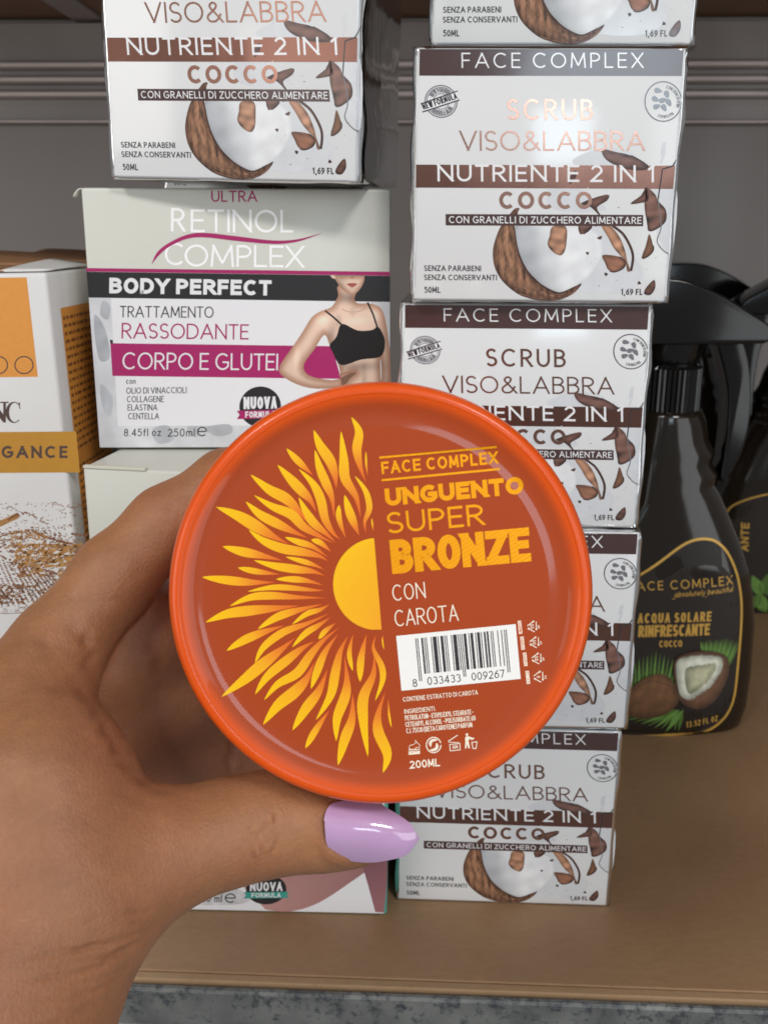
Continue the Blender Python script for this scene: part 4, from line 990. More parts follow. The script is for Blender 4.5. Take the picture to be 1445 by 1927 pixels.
P.text('lettering', '13.52 FL OZ', (1291, 1371), (1352, 1361), 11, m_gold, 1.2, .17, .3, 1., slant=.15)
def leaf(a, b, wd, c, k):
    a, b = np.array(a, float), np.array(b, float); d = b - a; n_ = np.array((-d[1], d[0])); n_ /= np.hypot(*n_); t = np.linspace(0, 1, 7)
    U = [tuple(a + d * s + n_ * wd * math.sin(PI * s ** .7) / 2) for s in t]; V = [tuple(a + d * s - n_ * wd * math.sin(PI * s ** .7) / 2) for s in t]
    P.quadstrip('label_picture', U, V, m_leaf, k, [c] * 7)
g1, g2 = (.075, .16, .025), (.13, .26, .05)
for i in range(15):
    leaf((1176 + i * 6.5, 1302 - i * .5), (1160 + i * 8.0 + 10, 1224 + abs(i - 8) * 3.5), 5, g1 if i % 2 else g2, 1.2 + .1 * (i % 3))
for i in range(16): leaf((1322 + i * 3.4, 1228 + i * 2.0), (1318 + i * 5.2, 1207 - i * .4 + max(0, i - 10) * 2.5), 4.5, g1 if i % 2 else g2, 1.2 + .1 * (i % 3))
for i in range(9): leaf((1277, 1336), (1165 + i * 13, 1352 + i * 4 - max(0, i - 5) * 2.5), 6, g2 if i % 2 else g1, 1.2 + .1 * (i % 3))
leaf((1286, 1336), (1252, 1379), 9, g2, 1.6); leaf((1284, 1340), (1276, 1378), 7, g1, 1.7)
def blob(pts, cfun, k):
    q = spline(pts, 4, True); P.soft('label_picture', q, m_leaf, k + 16, lambda Q, d: np.clip(np.array([cfun(p) for p in Q]) * (.6 + .6 * sstep(d, 0, 15) + .12 * n2(Q, 4, 3))[:, None], .01, .8), 2.5)
blob([(1172, 1325), (1186, 1296), (1212, 1274), (1242, 1267), (1262, 1278), (1276, 1306), (1272, 1326), (1250, 1344), (1215, 1352), (1182, 1346)], lambda p: tuple(np.array((.16, .075, .032)) * (1.15 - .006 * (p[1] - 1265))), 2)
P.stroke('label_picture', spline([(1200, 1292), (1226, 1280), (1262, 1290)], 4), 1.4, m_leaf, 19, col=(.06, .028, .015))
blob([(1266, 1262), (1270, 1240), (1290, 1228), (1325, 1224), (1358, 1231), (1372, 1245), (1371, 1275), (1352, 1312), (1325, 1332), (1300, 1332), (1276, 1314)], lambda p: (.13, .062, .032), 2.4)
blob([(1271, 1262), (1276, 1240), (1310, 1231), (1345, 1234), (1359, 1242), (1358, 1262), (1340, 1290), (1315, 1308), (1297, 1316), (1278, 1305)], lambda p: (.66, .68, .56), 2.8)
blob([(1287, 1268), (1294, 1254), (1325, 1249), (1345, 1247), (1345, 1264), (1328, 1287), (1302, 1304), (1291, 1298)], lambda p: tuple(np.array((.50, .50, .33)) * (.8 + .006 * (p[0] - 1287))), 3.1)
P.build(b1)
spray_bottle('black spray bottle standing behind the coconut label bottle, only its dark sprayer showing', 1, (.186, .700, 0), GB)
b2 = spray_bottle('dark spray bottle farther back with a mint leaf label, at the right edge', -1, (.2365, .640, 0), GB)
P = Print(lambda u, v, k: (u, front_y(u, max(v, .001), -1) - LAY * 2 * (1 + k), v))
def lb2(px, py):
    p = on_plane(px, py, .640 - HD); return (p[0] - .2365, p[2])
P.f = lambda p: lb2(p[0], p[1])
xsr = np.linspace(1372, 1520, 24); yu = lambda x: float(np.interp(x, [1365, 1385, 1445, 1520], [968, 950, 930, 918]))
for a, b in zip(xsr[:-1], xsr[1:]):
    for k in range(6):
        t0, t1 = k / 6, (k + 1) / 6; P.poly('label', [(a, yu(a) + (1165 - yu(a)) * t0), (b, yu(b) + (1165 - yu(b)) * t0), (b, yu(b) + (1165 - yu(b)) * t1), (a, yu(a) + (1165 - yu(a)) * t1)], m_lab, 0)
P.stroke('label_border', spline([(1374, 1165), (1370, 1080), (1370, 990), (1374, 962), (1400, 944), (1445, 930), (1520, 917)], 5), 3, m_gold, 1); P.stroke('label_border', [(1374, 1166), (1520, 1167)], 3, m_gold, 1)
P.text('lettering', 'ANTE', (1408, 1038), (1410, 985), 15, m_gold, 1, .2, .14, 1.)
for a, b, w_, c in (((1432, 1120), (1414, 1082), 22, g2), ((1432, 1120), (1446, 1078), 20, g1), ((1430, 1118), (1412, 1150), 18, g1), ((1430, 1118), (1440, 1166), 22, g2), ((1436, 1112), (1470, 1110), 22, g1)): leaf(a, b, w_, c, 1.2)
P.build(b2)

# ------------------------------------------------------------------ the jar of ointment, seen lid on
JD = .2000; JS = JD / F_PX; JC = (718.0, 1119.0)
JR = .0429
jar = thing('ointment_jar', 'orange round ointment jar held up with its printed sun lid to the front', 'jar')
jm = Matrix.Identity(4)
for i in range(3):
    jm[i][0] = CAM_R[0][i]; jm[i][1] = -CAM_R[1][i]; jm[i][2] = -CAM_R[2][i]; jm[i][3] = at_depth(*JC, JD)[i]
jar.matrix_world = jm @ Matrix.Rotation(math.radians(2.0), 4, 'X') @ Matrix.Rotation(math.radians(1.0), 4, 'Y')
m_rim = mat('orange_plastic', (.67, .080, .004), .30, coat=.15, coat_rough=.06, spec=.3, sss=.2, sss_col=(.004, .0012, .0004), bump=.00002, bump_scale=400)
m_body = mat('orange_jar_plastic', (.62, .09, .012), .3, coat=.3)
def twill(name, vcol=False, color=(.5, .1, .02), rough=.46, bump=.000015, coat=0.):
    m = mat(name, color, rough, vcol='Col' if vcol else None, coat=coat, coat_rough=.055, spec=.15)
    n = m.node_tree; L = n.links.new; b = n.nodes['Principled BSDF']
    t = n.nodes.new('ShaderNodeTexCoord'); mp = n.nodes.new('ShaderNodeMapping'); mp.inputs['Rotation'].default_value = (0, 0, math.radians(57)); L(t.outputs['Object'], mp.inputs[0])
    w_ = n.nodes.new('ShaderNodeTexWave'); w_.wave_type = 'BANDS'; w_.bands_direction = 'X'; w_.inputs['Scale'].default_value = 2 * PI / (20 * .00078); w_.inputs['Distortion'].default_value = .8; w_.inputs['Detail'].default_value = 1
    w_.inputs['Detail Scale'].default_value = .4
    L(mp.outputs[0], w_.inputs['Vector'])
    bp = n.nodes.new('ShaderNodeBump'); bp.inputs['Distance'].default_value = bump; L(w_.outputs[0], bp.inputs['Height']); L(bp.outputs[0], b.inputs['Normal'])
    return m
m_lid = twill('lid_label_film', True, (.40, .060, .012))
m_flame = twill('sun_print', True, rough=.38)
m_ltxt = twill('orange_lettering', False, (.84, .33, .006), rough=.3, bump=.00003); m_ltxt.node_tree.nodes['Principled BSDF'].inputs['Metallic'].default_value = .3
m_lwht = mat('cream_lettering', (.82, .72, .58), .4)
m_bar = mat('barcode_white', (.80, .78, .75), .4); m_bark = mat('barcode_ink', (.022, .014, .018), .4)
def lathe(name, pf, m, parent, n=160, cap=False):
    vs = []; fs = []
    for (r, z) in pf:
        for k in range(n): a = 2 * PI * k / n; vs.append((r * math.cos(a), r * math.sin(a), z))
    for i in range(len(pf) - 1):
        for k in range(n): fs.append((i * n + k, i * n + (k + 1) % n, (i + 1) * n + (k + 1) % n, (i + 1) * n + k))
    if cap: fs.append([(len(pf) - 1) * n + k for k in range(n)])
    return mesh(name, vs, fs, parent, [m], True)
lid = lathe('lid', [(.0392, .0000), (.0400, .0006), (.0406, .00114), (.0411, .00136), (.0417, .00142), (.0423, .00124), (.0428, .0008), (.0432, .0001), (.0435, -.0007), (.0436, -.0016), (.04355, -.010), (.0432, -.0113), (.0420, -.0114), (.0400, -.0112)], m_rim, jar)
lathe('jar_body', [(.0404, -.008), (.0402, -.0150), (.0396, -.030), (.0385, -.043), (.0372, -.0470), (.034, -.0482), (.0002, -.0478)], m_body, jar, 96)
lab_ = [(r_, z_ * 1.25) for r_, z_ in [(0.0001, 0)] + [(.0345 * i / 10, 0.0) for i in range(1, 11)] + [(.0358, .00002), (.0366, .00007), (.0374, .00017), (.0381, .00031), (.0388, .00050), (.0394, .00070), (.0400, .00089), (.0404, .00101), (.0408, .00110)]]
label = lathe('lid_label', lab_, m_lid, jar, 160)
m_lid2 = twill('lid_label_film_edge', True, rough=.40, bump=.000006, coat=.42); label.data.materials.append(m_lid2)
label.data.polygons.foreach_set('material_index', [0 if k // 160 < 10 else 1 for k in range(len(label.data.polygons))])
lc_ = np.array([np.array((.36, .053, .011)) * (1 - k) + np.array((.67, .080, .004)) * k for k in np.repeat([float(np.interp(a[0], [.0386, .0406], [0, 1])) for a in lab_], 160)])
label.data.color_attributes.new('Col', 'FLOAT_COLOR', 'POINT').data.foreach_set('color', np.concatenate([lc_, np.ones((len(lc_), 1))], 1).astype(np.float32).ravel())
def lz(r): return float(np.interp(r, [a[0] for a in lab_], [a[1] for a in lab_]))
P = Print(lambda u, v, k: (u, v, lz(math.hypot(u, v)) + LAY * (1 + k)))
P.f = lambda p: ((p[0] - JC[0]) * JS, -(p[1] - JC[1]) * JS)
A_ = lambda x, y: (310 + x / 3.4405, 700 + y / 3.4405); B_ = lambda x, y: (310 + x / 3.211, 1080 + y / 3.211)
C_ = lambda x, y: (690 + x / 3.284, 800 + y / 3.284); D_ = lambda x, y: (690 + x / 3.284, 1150 + y / 3.284)
flames_a = [((1210,295),(1258,390),(1245,500),(1265,610),(1305,720),85),((1143,385),(1160,560),(1170,690),(1240,810),(1270,950),92),((968,378),(1010,480),(1075,580),(1105,680),(1112,760),95),
 ((975,505),(1005,620),(1050,730),(1085,820),(1100,955),82),((793,497),(850,560),(910,620),(965,672),62),((735,602),(815,690),(890,770),(945,830),(985,910),92),((870,628),(960,720),(1010,820),(1040,950),(1090,1040),(1140,1085),84),
 ((562,665),(680,760),(790,820),(870,900),(920,970),98),((583,797),(700,870),(820,920),(900,1000),(1000,1060),(1100,1110),88),((530,838),(620,920),(730,980),(830,1030),(930,1075),88),((340,872),(480,930),(600,1000),(700,1060),(810,1115),108),
 ((870,810),(920,910),(970,980),(1040,1040),(1110,1105),80),((548,1020),(640,1090),(760,1140),(900,1165),(1000,1190),(1060,1225),88),((780,1068),(870,1100),(960,1130),(1060,1200),60),((950,1085),(1010,1105),(1080,1165),52),
 ((380,1127),(500,1160),(620,1185),(770,1220),84),((785,1195),(880,1220),(960,1245),(1040,1280),48),((580,1217),(720,1255),(850,1275),(960,1290),(1040,1320),78),((478,1265),(600,1290),(750,1310),56),((247,1325),(400,1345),(560,1360),(720,1360),80),
 ((722,1340),(820,1340),(920,1350),(1030,1380),58),((538,1420),(680,1395),(800,1395),(950,1410),(1040,1415),54),((1165,795),(1195,900),(1230,990),(1260,1060),78),((1130,860),(1130,950),(1175,1080),52),((1230,672),(1300,770),(1325,880),(1295,970),(1305,1048),56),
 ((1303,515),(1305,600),(1315,680),20),((1340,945),(1345,990),(1352,1035),17)]
flames_b = [((395,193),(520,140),(650,130),(800,140),(980,145),68),((250,290),(380,240),(520,220),(680,205),(820,190),88),((563,333),(680,260),(800,220),(960,180),68),((770,305),(860,240),(940,215),(1000,180),48),((375,463),(480,400),(600,350),(730,310),74),
 ((545,540),(600,440),(720,350),(860,300),(1000,235),66),((770,443),(850,360),(930,310),(1005,260),54),((930,395),(970,345),(1035,295),44),((345,740),(480,640),(600,540),(700,460),(790,385),98),((545,730),(620,620),(740,520),(830,450),(910,405),80),
 ((600,765),(680,670),(800,600),(880,490),(960,400),(1060,320),80),((593,915),(680,800),(790,710),(860,630),(905,530),102),((770,950),(850,820),(930,710),(985,575),88),((883,697),(920,590),(970,470),(1050,360),68),((912,888),(1000,740),(1030,600),(1060,470),(1110,370),80),
 ((848,1060),(910,950),(995,825),58),((1035,1018),(1040,880),(1090,740),(1100,640),(1085,490),88),((1045,1165),(1085,1010),(1130,880),(1135,720),88),((1135,588),(1115,480),(1140,360),42),((1180,655),(1185,520),(1220,360),62),((1228,1115),(1200,900),(1200,750),(1260,610),(1265,480),92),
 ((1318,1212),(1345,1100),(1290,960),(1290,850),(1335,710),92),((1270,773),(1315,650),(1310,560),(1260,450),(1278,365),54),((1370,935),(1355,850),(1350,750),20),((1325,460),(1315,400),(1320,370),14)]
yel, ora, red = np.array((.84, .49, .008)), np.array((.80, .27, .022)), np.array((.66, .10, .02))
def flame(pts, wd, mp, sc, k):
    q = spline([np.array(mp(*p)) for p in pts], 5); n_ = len(q); U = []; V = []; cU = []
    for i, p in enumerate(q):
        d = q[min(i + 1, n_ - 1)] - q[max(i - 1, 0)]; d /= np.hypot(*d); nn = np.array((-d[1], d[0])); t = i / (n_ - 1)
        wv = wd / sc * .36 * (math.sin(PI * t ** .80) ** 1.3 if 0 < t < 1 else 0)
        U.append(tuple(p + nn * wv)); V.append(tuple(p - nn * wv))
        u_ = min(1, max(0, t - .12) * 1.5); c = yel * (1 - u_) + ora * u_; s_ = max(0, (t - .5) / .5); c = c * (1 - s_) + red * s_; cU.append(tuple(c))
    P.quadstrip('sun_picture', U, V, m_flame, k, cU)
for i, fl in enumerate(flames_a): flame(fl[:-1], fl[-1], A_, 3.4405, .3 + .05 * (i % 5))
for i, fl in enumerate(flames_b): flame(fl[:-1], fl[-1], B_, 3.211, .3 + .05 * (i % 5))
sun = arc(711, 1099, 84, 86, 86, 274, 30); sun = [(711 + 84 * math.cos(math.radians(a)), 1099 - 87 * math.sin(math.radians(a))) for a in np.linspace(94, 266, 40)]
sun = [(704, 1013)] + sun[1:-1] + [(718, 1185)]
for a, b, t0 in zip(sun[:-1], sun[1:], np.linspace(0, 1, 40)):                        # rows from the round edge to the flat edge
    fa = (704 + 14 * (a[1] - 1013) / 172, a[1]); fb_ = (704 + 14 * (b[1] - 1013) / 172, b[1])
    g0 = tuple(yel * (1 - t0 * .45) + ora * t0 * .45); g1_ = tuple(yel * (.75 - t0 * .5) + ora * (.25 + t0 * .5))
    P.poly('sun_picture', [a, fa, fb_, b], m_flame, .3, [g0, g1_, g1_, g0])
T_ = lambda t, a, b, h, m, wt, ls=.16, uni=0., part='lettering': P.text(part, t, a, b, h / 3.284, m, .6, wt, ls, uni)
P.stroke('lettering', [C_(78, 202), C_(799, 137)], 4.2, m_ltxt, .6); P.stroke('lettering', [C_(92, 341), C_(820, 272)], 4.2, m_ltxt, .6)
T_('FACE COMPLEX', C_(94, 304), C_(810, 238), 76, m_ltxt, .19, .16, .7)
T_('UNGUENTO', C_(118, 501), C_(970, 424), 108, m_ltxt, .27, .07, .6)
T_('SUPER', C_(130, 672), C_(728, 617), 132, m_ltxt, .125, .14, .3)
T_('BRONZE', C_(158, 921), C_(1020, 842), 212, m_ltxt, .245, .05, 1.)
T_('CON', C_(163, 1088), C_(366, 1068), 100, m_lwht, .075, .16, .8); T_('CAROTA', C_(177, 1247), C_(570, 1210), 102, m_lwht, .075, .12, .8)
T_('CONTIENE ESTRATTO DI CAROTA', D_(225, 566), D_(690, 522), 29, m_lwht, .14, .14, .6)
T_('INGREDIENTI:', D_(234, 642), D_(428, 622), 29, m_lwht, .14, .12, .7)
T_('PETROLATUM - ETHYLEXYL STEARATE -', D_(238, 683), D_(664, 645), 31, m_lwht, .14, .09, .8)
T_('CETEARYL ALCOHOL - POLISORBATE 60', D_(241, 724), D_(676, 684), 31, m_lwht, .14, .09, .8)
T_('C.I. 75130 (BETA CAROTENE) PARFUM', D_(246, 764), D_(656, 726), 31, m_lwht, .14, .09, .8)
T_('200ML', D_(268, 985), D_(455, 968), 48, m_lwht, .17, .12, .7)
# barcode
bx = np.array(D_(182, 155)); ux = np.array(D_(922, 83)) - bx; uy = np.array(D_(215, 497)) - bx
bq = lambda s, t: tuple(bx + ux * s + uy * t)
P.poly('barcode', [bq(0, 0), bq(1, 0), bq(1, 1), bq(0, 1)], m_bar, .5)
digits = '8033433009267'
Lc = ['0001101','0011001','0010011','0111101','0100011','0110001','0101111','0111011','0110111','0001011']
Rc = [''.join('1' if c == '0' else '0' for c in s) for s in Lc]; Gc = [s[::-1] for s in Rc]
par = ['LLLLLL','LLGLGG','LLGGLG','LLGGGL','LGLLGG','LGGLLG','LGGGLL','LGLGLG','LGLGGL','LGGLGL'][int(digits[0])]
bits = '101' + ''.join((Lc if c == 'L' else Gc)[int(d)] for c, d in zip(par, digits[1:7])) + '01010' + ''.join(Rc[int(d)] for d in digits[7:]) + '101'
i = 0
while i < 95:
    if bits[i] == '1':
        j = i
        while j < 95 and bits[j] == '1': j += 1
        longb = i < 3 or i > 91 or 45 <= i < 50; s0, s1 = .155 + .765 * i / 95, .155 + .765 * j / 95
        P.poly('barcode', [bq(s0, .08), bq(s1, .08), bq(s1, .86 if longb else .735), bq(s0, .86 if longb else .735)], m_bark, .8); i = j
    else: i += 1
T_('8', bq(.098, .955), bq(.137, .955), 50, m_bark, .12, .1, .8, 'barcode'); T_('033433', bq(.222, .945), bq(.502, .945), 50, m_bark, .12, .16, .8, 'barcode'); T_('009267', bq(.592, .945), bq(.87, .945), 50, m_bark, .12, .16, .8, 'barcode')
# pictograms
W_ = m_lwht; G_ = 'pictograms'
S_ = lambda pts, wd, cl=False, k=.6: P.stroke(G_, [D_(*p) for p in pts], wd / 3.284, W_, k, cl)
F_ = lambda pts, k=.6: P.poly(G_, [D_(*p) for p in pts], W_, k)
S_(arc(415, 837, 45, 48, 0, 345, 20), 7); F_(spline([(398, 850), (385, 830), (395, 806), (420, 798), (440, 806), (425, 812), (408, 818), (402, 834)], 3, True)); F_(spline([(432, 824), (446, 842), (436, 868), (410, 877), (390, 868), (406, 862), (424, 854), (428, 840)], 3, True))
S_(spline([(262, 848), (270, 838), (290, 834), (304, 818), (300, 806), (312, 822), (328, 838), (326, 852), (306, 852), (300, 862), (268, 862), (262, 850)], 3), 4)
for y in (868, 880, 892): S_([(258, y + 2), (282, y - 4), (306, y), (330, y - 6)], 6)
F_([(262, 884), (330, 878), (331, 892), (263, 898)], .58)
S_([(515, 834), (578, 828), (580, 868), (518, 874), (515, 834)], 5); S_([(506, 814), (564, 776)], 6); S_([(506, 820), (572, 822)], 4); P.text(G_, '6M', D_(533, 862), D_(566, 859), 22 / 3.284, W_, .6, .18)
F_(arc(622, 773, 8, 9, 0, 330, 8)); F_(spline([(612, 788), (634, 784), (660, 796), (658, 803), (634, 802), (634, 822), (640, 856), (630, 857), (622, 832), (618, 858), (610, 858), (612, 820)], 2, True))
S_([(652, 822), (660, 860), (678, 858), (684, 818), (650, 822)], 5); F_([(646, 800), (664, 790), (668, 798), (650, 808)])
for (bx_, by_, tx_, num, s, w0) in ((949, 103, 1022, '05', 'LINGUETTA', 82), (965, 202, 1036, '05', 'STAPPO', 82), (982, 303, 1051, '05', 'TAPPO', 84), (999, 416, 1063, '6', 'VASO', 82)):
    d = np.array((math.sin(math.radians(6)), math.cos(math.radians(6)))) ; n_ = np.array((d[1], -d[0])); c = np.array((bx_, by_))
    q = [c - d * w0 / 2 - n_ * 11, c - d * w0 / 2 + n_ * 11, c + d * w0 / 2 + n_ * 11, c + d * w0 / 2 - n_ * 11]; F_(q)
    P.text(G_, s, D_(*(c + d * w0 * .44 + n_ * 7.5)), D_(*(c - d * w0 * .44 + n_ * 7.5)), 15 / 3.284, m_body, .9, .18, .14, .9)
    t = np.array((tx_, by_ - 8)); tri = [t + np.array(p) for p in ((-34, 6), (24, -36), (26, 38))]
    tri = [t + (p - t) * 1.12 for p in tri]
    for k in range(3):
        a, b = tri[k], tri[(k + 1) % 3]; e = (b - a); p0, p1 = a + e * .16, a + e * .68; S_([p0, p1], 5.5); nn = np.array((-e[1], e[0])) / np.hypot(*e)
        F_([p1 + nn * 8, p1 - nn * 8, p1 + e / np.hypot(*e) * 13])
    P.text(G_, num, D_(tx_ + 13, by_ + (8 if num == '05' else 1)), D_(tx_ + 11, by_ - (20 if num == '05' else 11)), 22 / 3.284, W_, .6, .16)
    P.text(G_, 'PS' if num == '6' else 'PP', D_(tx_ + 52, by_ + 6), D_(tx_ + 50, by_ - 14), 13 / 3.284, W_, .6, .2)
parts = P.build(label)

# ------------------------------------------------------------------ the hand: one continuous surface from blended round cones
def to_c(px, py, d): return np.array(((px - CX) * d / F_PX, (py - CY) * d / F_PX, d))
GRID = .00092
mn = np.array((-.128, -.022, .150)); mx_ = np.array((.012, .175, .302))
ns = np.ceil((mx_ - mn) / GRID).astype(int)
gx = (mn[0] + GRID * np.arange(ns[0])).astype(np.float32)[:, None, None]; gy = (mn[1] + GRID * np.arange(ns[1])).astype(np.float32)[None, :, None]; gz = (mn[2] + GRID * np.arange(ns[2])).astype(np.float32)[None, None, :]
def round_cone(a, b, r1, r2):
    ba = b - a; l2 = float(ba @ ba); rr = r1 - r2; a2 = l2 - rr * rr; il2 = 1 / l2
    px, py, pz = gx - np.float32(a[0]), gy - np.float32(a[1]), gz - np.float32(a[2])
    y = px * np.float32(ba[0]) + py * np.float32(ba[1]) + pz * np.float32(ba[2]); z = y - np.float32(l2)
    pp = px * px + py * py + pz * pz
    x2 = np.maximum(pp * np.float32(l2) - y * y, 0) * np.float32(l2)
    y2 = y * y * np.float32(l2); z2 = z * z * np.float32(l2)
    k = np.sign(rr) * rr * rr * x2
    d = (np.sqrt(x2 * np.float32(a2 * il2)) + y * np.float32(rr)) * np.float32(il2) - np.float32(r1)
    m1 = np.sign(z) * a2 * z2 > k; m2 = np.sign(y) * a2 * y2 < k
    d = np.where(m1, np.sqrt(np.maximum(x2 + z2, 0)) * np.float32(il2) - np.float32(r2), d)
    d = np.where(~m1 & m2, np.sqrt(np.maximum(x2 + y2, 0)) * np.float32(il2) - np.float32(r1), d)
    return d.astype(np.float32)
def smin(a, b, k):
    h = np.maximum(k - np.abs(a - b), 0) / k
    return np.minimum(a, b) - h * h * h * np.float32(k / 6)
def chain(nodes, k=.004):
    f = None
    for (x0, y0, d0, r0), (x1, y1, d1, r1) in zip(nodes[:-1], nodes[1:]):
        g = round_cone(to_c(x0, y0, d0), to_c(x1, y1, d1), r0 * d0 / F_PX, r1 * d1 / F_PX)
        f = g if f is None else smin(f, g, k)
    return f
thumb = chain([(150, 1665, .203, 160), (300, 1601, .210, 113), (420, 1568, .215, 95), (505, 1549, .217, 91), (610, 1553, .2175, 80), (668, 1563, .2180, 62), (712, 1568, .2185, 42)], .005)
arm = chain([(-120, 2300, .172, 265), (-35, 1960, .189, 205), (-8, 1850, .196, 208)], .01)
thenar = chain([(-5, 1850, .196, 212), (90, 1690, .203, 185), (85, 1490, .208, 158)], .012)
index = chain([(40, 1345, .222, 118), (112, 1215, .232, 84), (215, 1086, .238, 75), (318, 986, .243, 71), (430, 914, .244, 65), (540, 876, .242, 54)], .006)
web = chain([(85, 1490, .208, 150), (40, 1345, .222, 118)], .01)
palm = smin(chain([(-30, 1760, .232, 190), (150, 1290, .262, 105)], .01), chain([(-30, 1760, .232, 190), (205, 1400, .275, 98)], .01), .015)
palm = smin(palm, chain([(-30, 1760, .232, 190), (215, 1500, .285, 90)], .01), .015)
mid = chain([(150, 1280, .250, 105), (300, 1188, .255, 94), (470, 1140, .274, 78), (600, 1130, .277, 60)], .006)
ring = chain([(205, 1390, .256, 104), (340, 1305, .263, 94), (520, 1280, .283, 76), (620, 1275, .283, 58)], .006)
pinky = chain([(215, 1500, .262, 98), (340, 1430, .270, 92), (500, 1405, .286, 74), (570, 1400, .286, 55)], .006)
f = smin(arm, thenar, .014)
f = smin(f, thumb, .009)
f = smin(f, web, .014)
f = smin(f, index, .009)
fing = smin(smin(mid, ring, .010), pinky, .010)
palm = smin(palm, fing, .012)
f = smin(f, palm, .0035)

# surface nets
def surface_nets(f):
    s = f < 0; nx, ny, nz = f.shape
    c = sum(s[i:nx - 1 + i, j:ny - 1 + j, k:nz - 1 + k].astype(np.int8) for i in (0, 1) for j in (0, 1) for k in (0, 1))
    act = (c > 0) & (c < 8); idx = -np.ones(act.shape, np.int32); I = np.argwhere(act); idx[act] = np.arange(len(I))
    acc = np.zeros((len(I), 3)); cnt = np.zeros(len(I))
    cor = [(i, j, k) for i in (0, 1) for j in (0, 1) for k in (0, 1)]
    vals = {c_: f[I[:, 0] + c_[0], I[:, 1] + c_[1], I[:, 2] + c_[2]] for c_ in cor}
    for a in cor:
        for ax in range(3):
            if a[ax] == 0:
                b = list(a); b[ax] = 1; b = tuple(b); va, vb = vals[a], vals[b]; m = (va < 0) != (vb < 0)
                t = np.where(m, va / np.where(m, va - vb, 1), 0); p = np.tile(np.array(a, float), (len(I), 1)); p[:, ax] += t
                acc[m] += p[m]; cnt[m] += 1
    V = I + acc / cnt[:, None]
    F = []
    for ax in range(3):
        sl0 = [slice(1, -1)] * 3; sl0[ax] = slice(0, -1); sl1 = list(sl0); sl1[ax] = slice(1, None)
        a, b = s[tuple(sl0)], s[tuple(sl1)]; E = np.argwhere(a != b); flip = a[a != b]
        o = np.ones(3, int); o[ax] = 0; E = E + o
        u, v = [(1, 2), (2, 0), (0, 1)][ax]
        du = np.zeros(3, int); du[u] = 1; dv = np.zeros(3, int); dv[v] = 1
        g = lambda q: idx[q[:, 0], q[:, 1], q[:, 2]]
        quad = np.stack([g(E - du - dv), g(E - dv), g(E), g(E - du)], 1)
        quad[~flip] = quad[~flip][:, ::-1]; F.append(quad)
    return V, np.concatenate(F)
V, Fq = surface_nets(f)
V = mn + V * GRID
def vnormals(V, F):
    n = np.zeros_like(V); d = np.cross(V[F[:, 2]] - V[F[:, 0]], V[F[:, 3]] - V[F[:, 1]])
    for k in range(4): np.add.at(n, F[:, k], d)
    return n / (np.linalg.norm(n, axis=1)[:, None] + 1e-20)
def smooth(V, F, it):
    for _ in range(it):
        a = np.zeros_like(V); c = np.zeros(len(V))
        for k in range(4):
            np.add.at(a, F[:, k], V[F[:, (k + 1) % 4]]); np.add.at(c, F[:, k], 1); np.add.at(a, F[:, k], V[F[:, k - 1]]); np.add.at(c, F[:, k], 1)
        V = V * .5 + .5 * a / c[:, None]
    return V
V = smooth(V, Fq, 5)
def subdivide(V, F):
    e = np.concatenate([np.stack([F[:, k], F[:, (k + 1) % 4]], 1) for k in range(4)]); es = np.sort(e, 1)
    uq, inv = np.unique(es, axis=0, return_inverse=True); inv = inv.ravel(); n = len(V); m = len(F)
    EV = (V[uq[:, 0]] + V[uq[:, 1]]) / 2; FV = V[F].mean(1); ei = [n + inv[k * m:(k + 1) * m] for k in range(4)]; fi = n + len(uq) + np.arange(m)
    NF = np.concatenate([np.stack([F[:, k], ei[k], fi, ei[k - 1]], 1) for k in range(4)])
    return np.concatenate([V, EV, FV]), NF
V, Fq = subdivide(V, Fq); V = smooth(V, Fq, 3)
N_ = vnormals(V, Fq)
px_ = np.stack([CX + F_PX * V[:, 0] / V[:, 2], CY + F_PX * V[:, 1] / V[:, 2]], 1)
facing = -(N_ * V).sum(1) / np.linalg.norm(V, axis=1)
def seg_dist(P_, pts):
    d = np.full(len(P_), 1e9)
    for a, b in zip(pts[:-1], pts[1:]):
        a, b = np.array(a, float), np.array(b, float); ab = b - a; t = np.clip(((P_ - a) @ ab) / (ab @ ab), 0, 1)
        d = np.minimum(d, np.hypot(*(P_ - a - t[:, None] * ab).T))
    return d
Z8 = lambda x, y: (280 + x * .4014, 1480 + y * .4014)
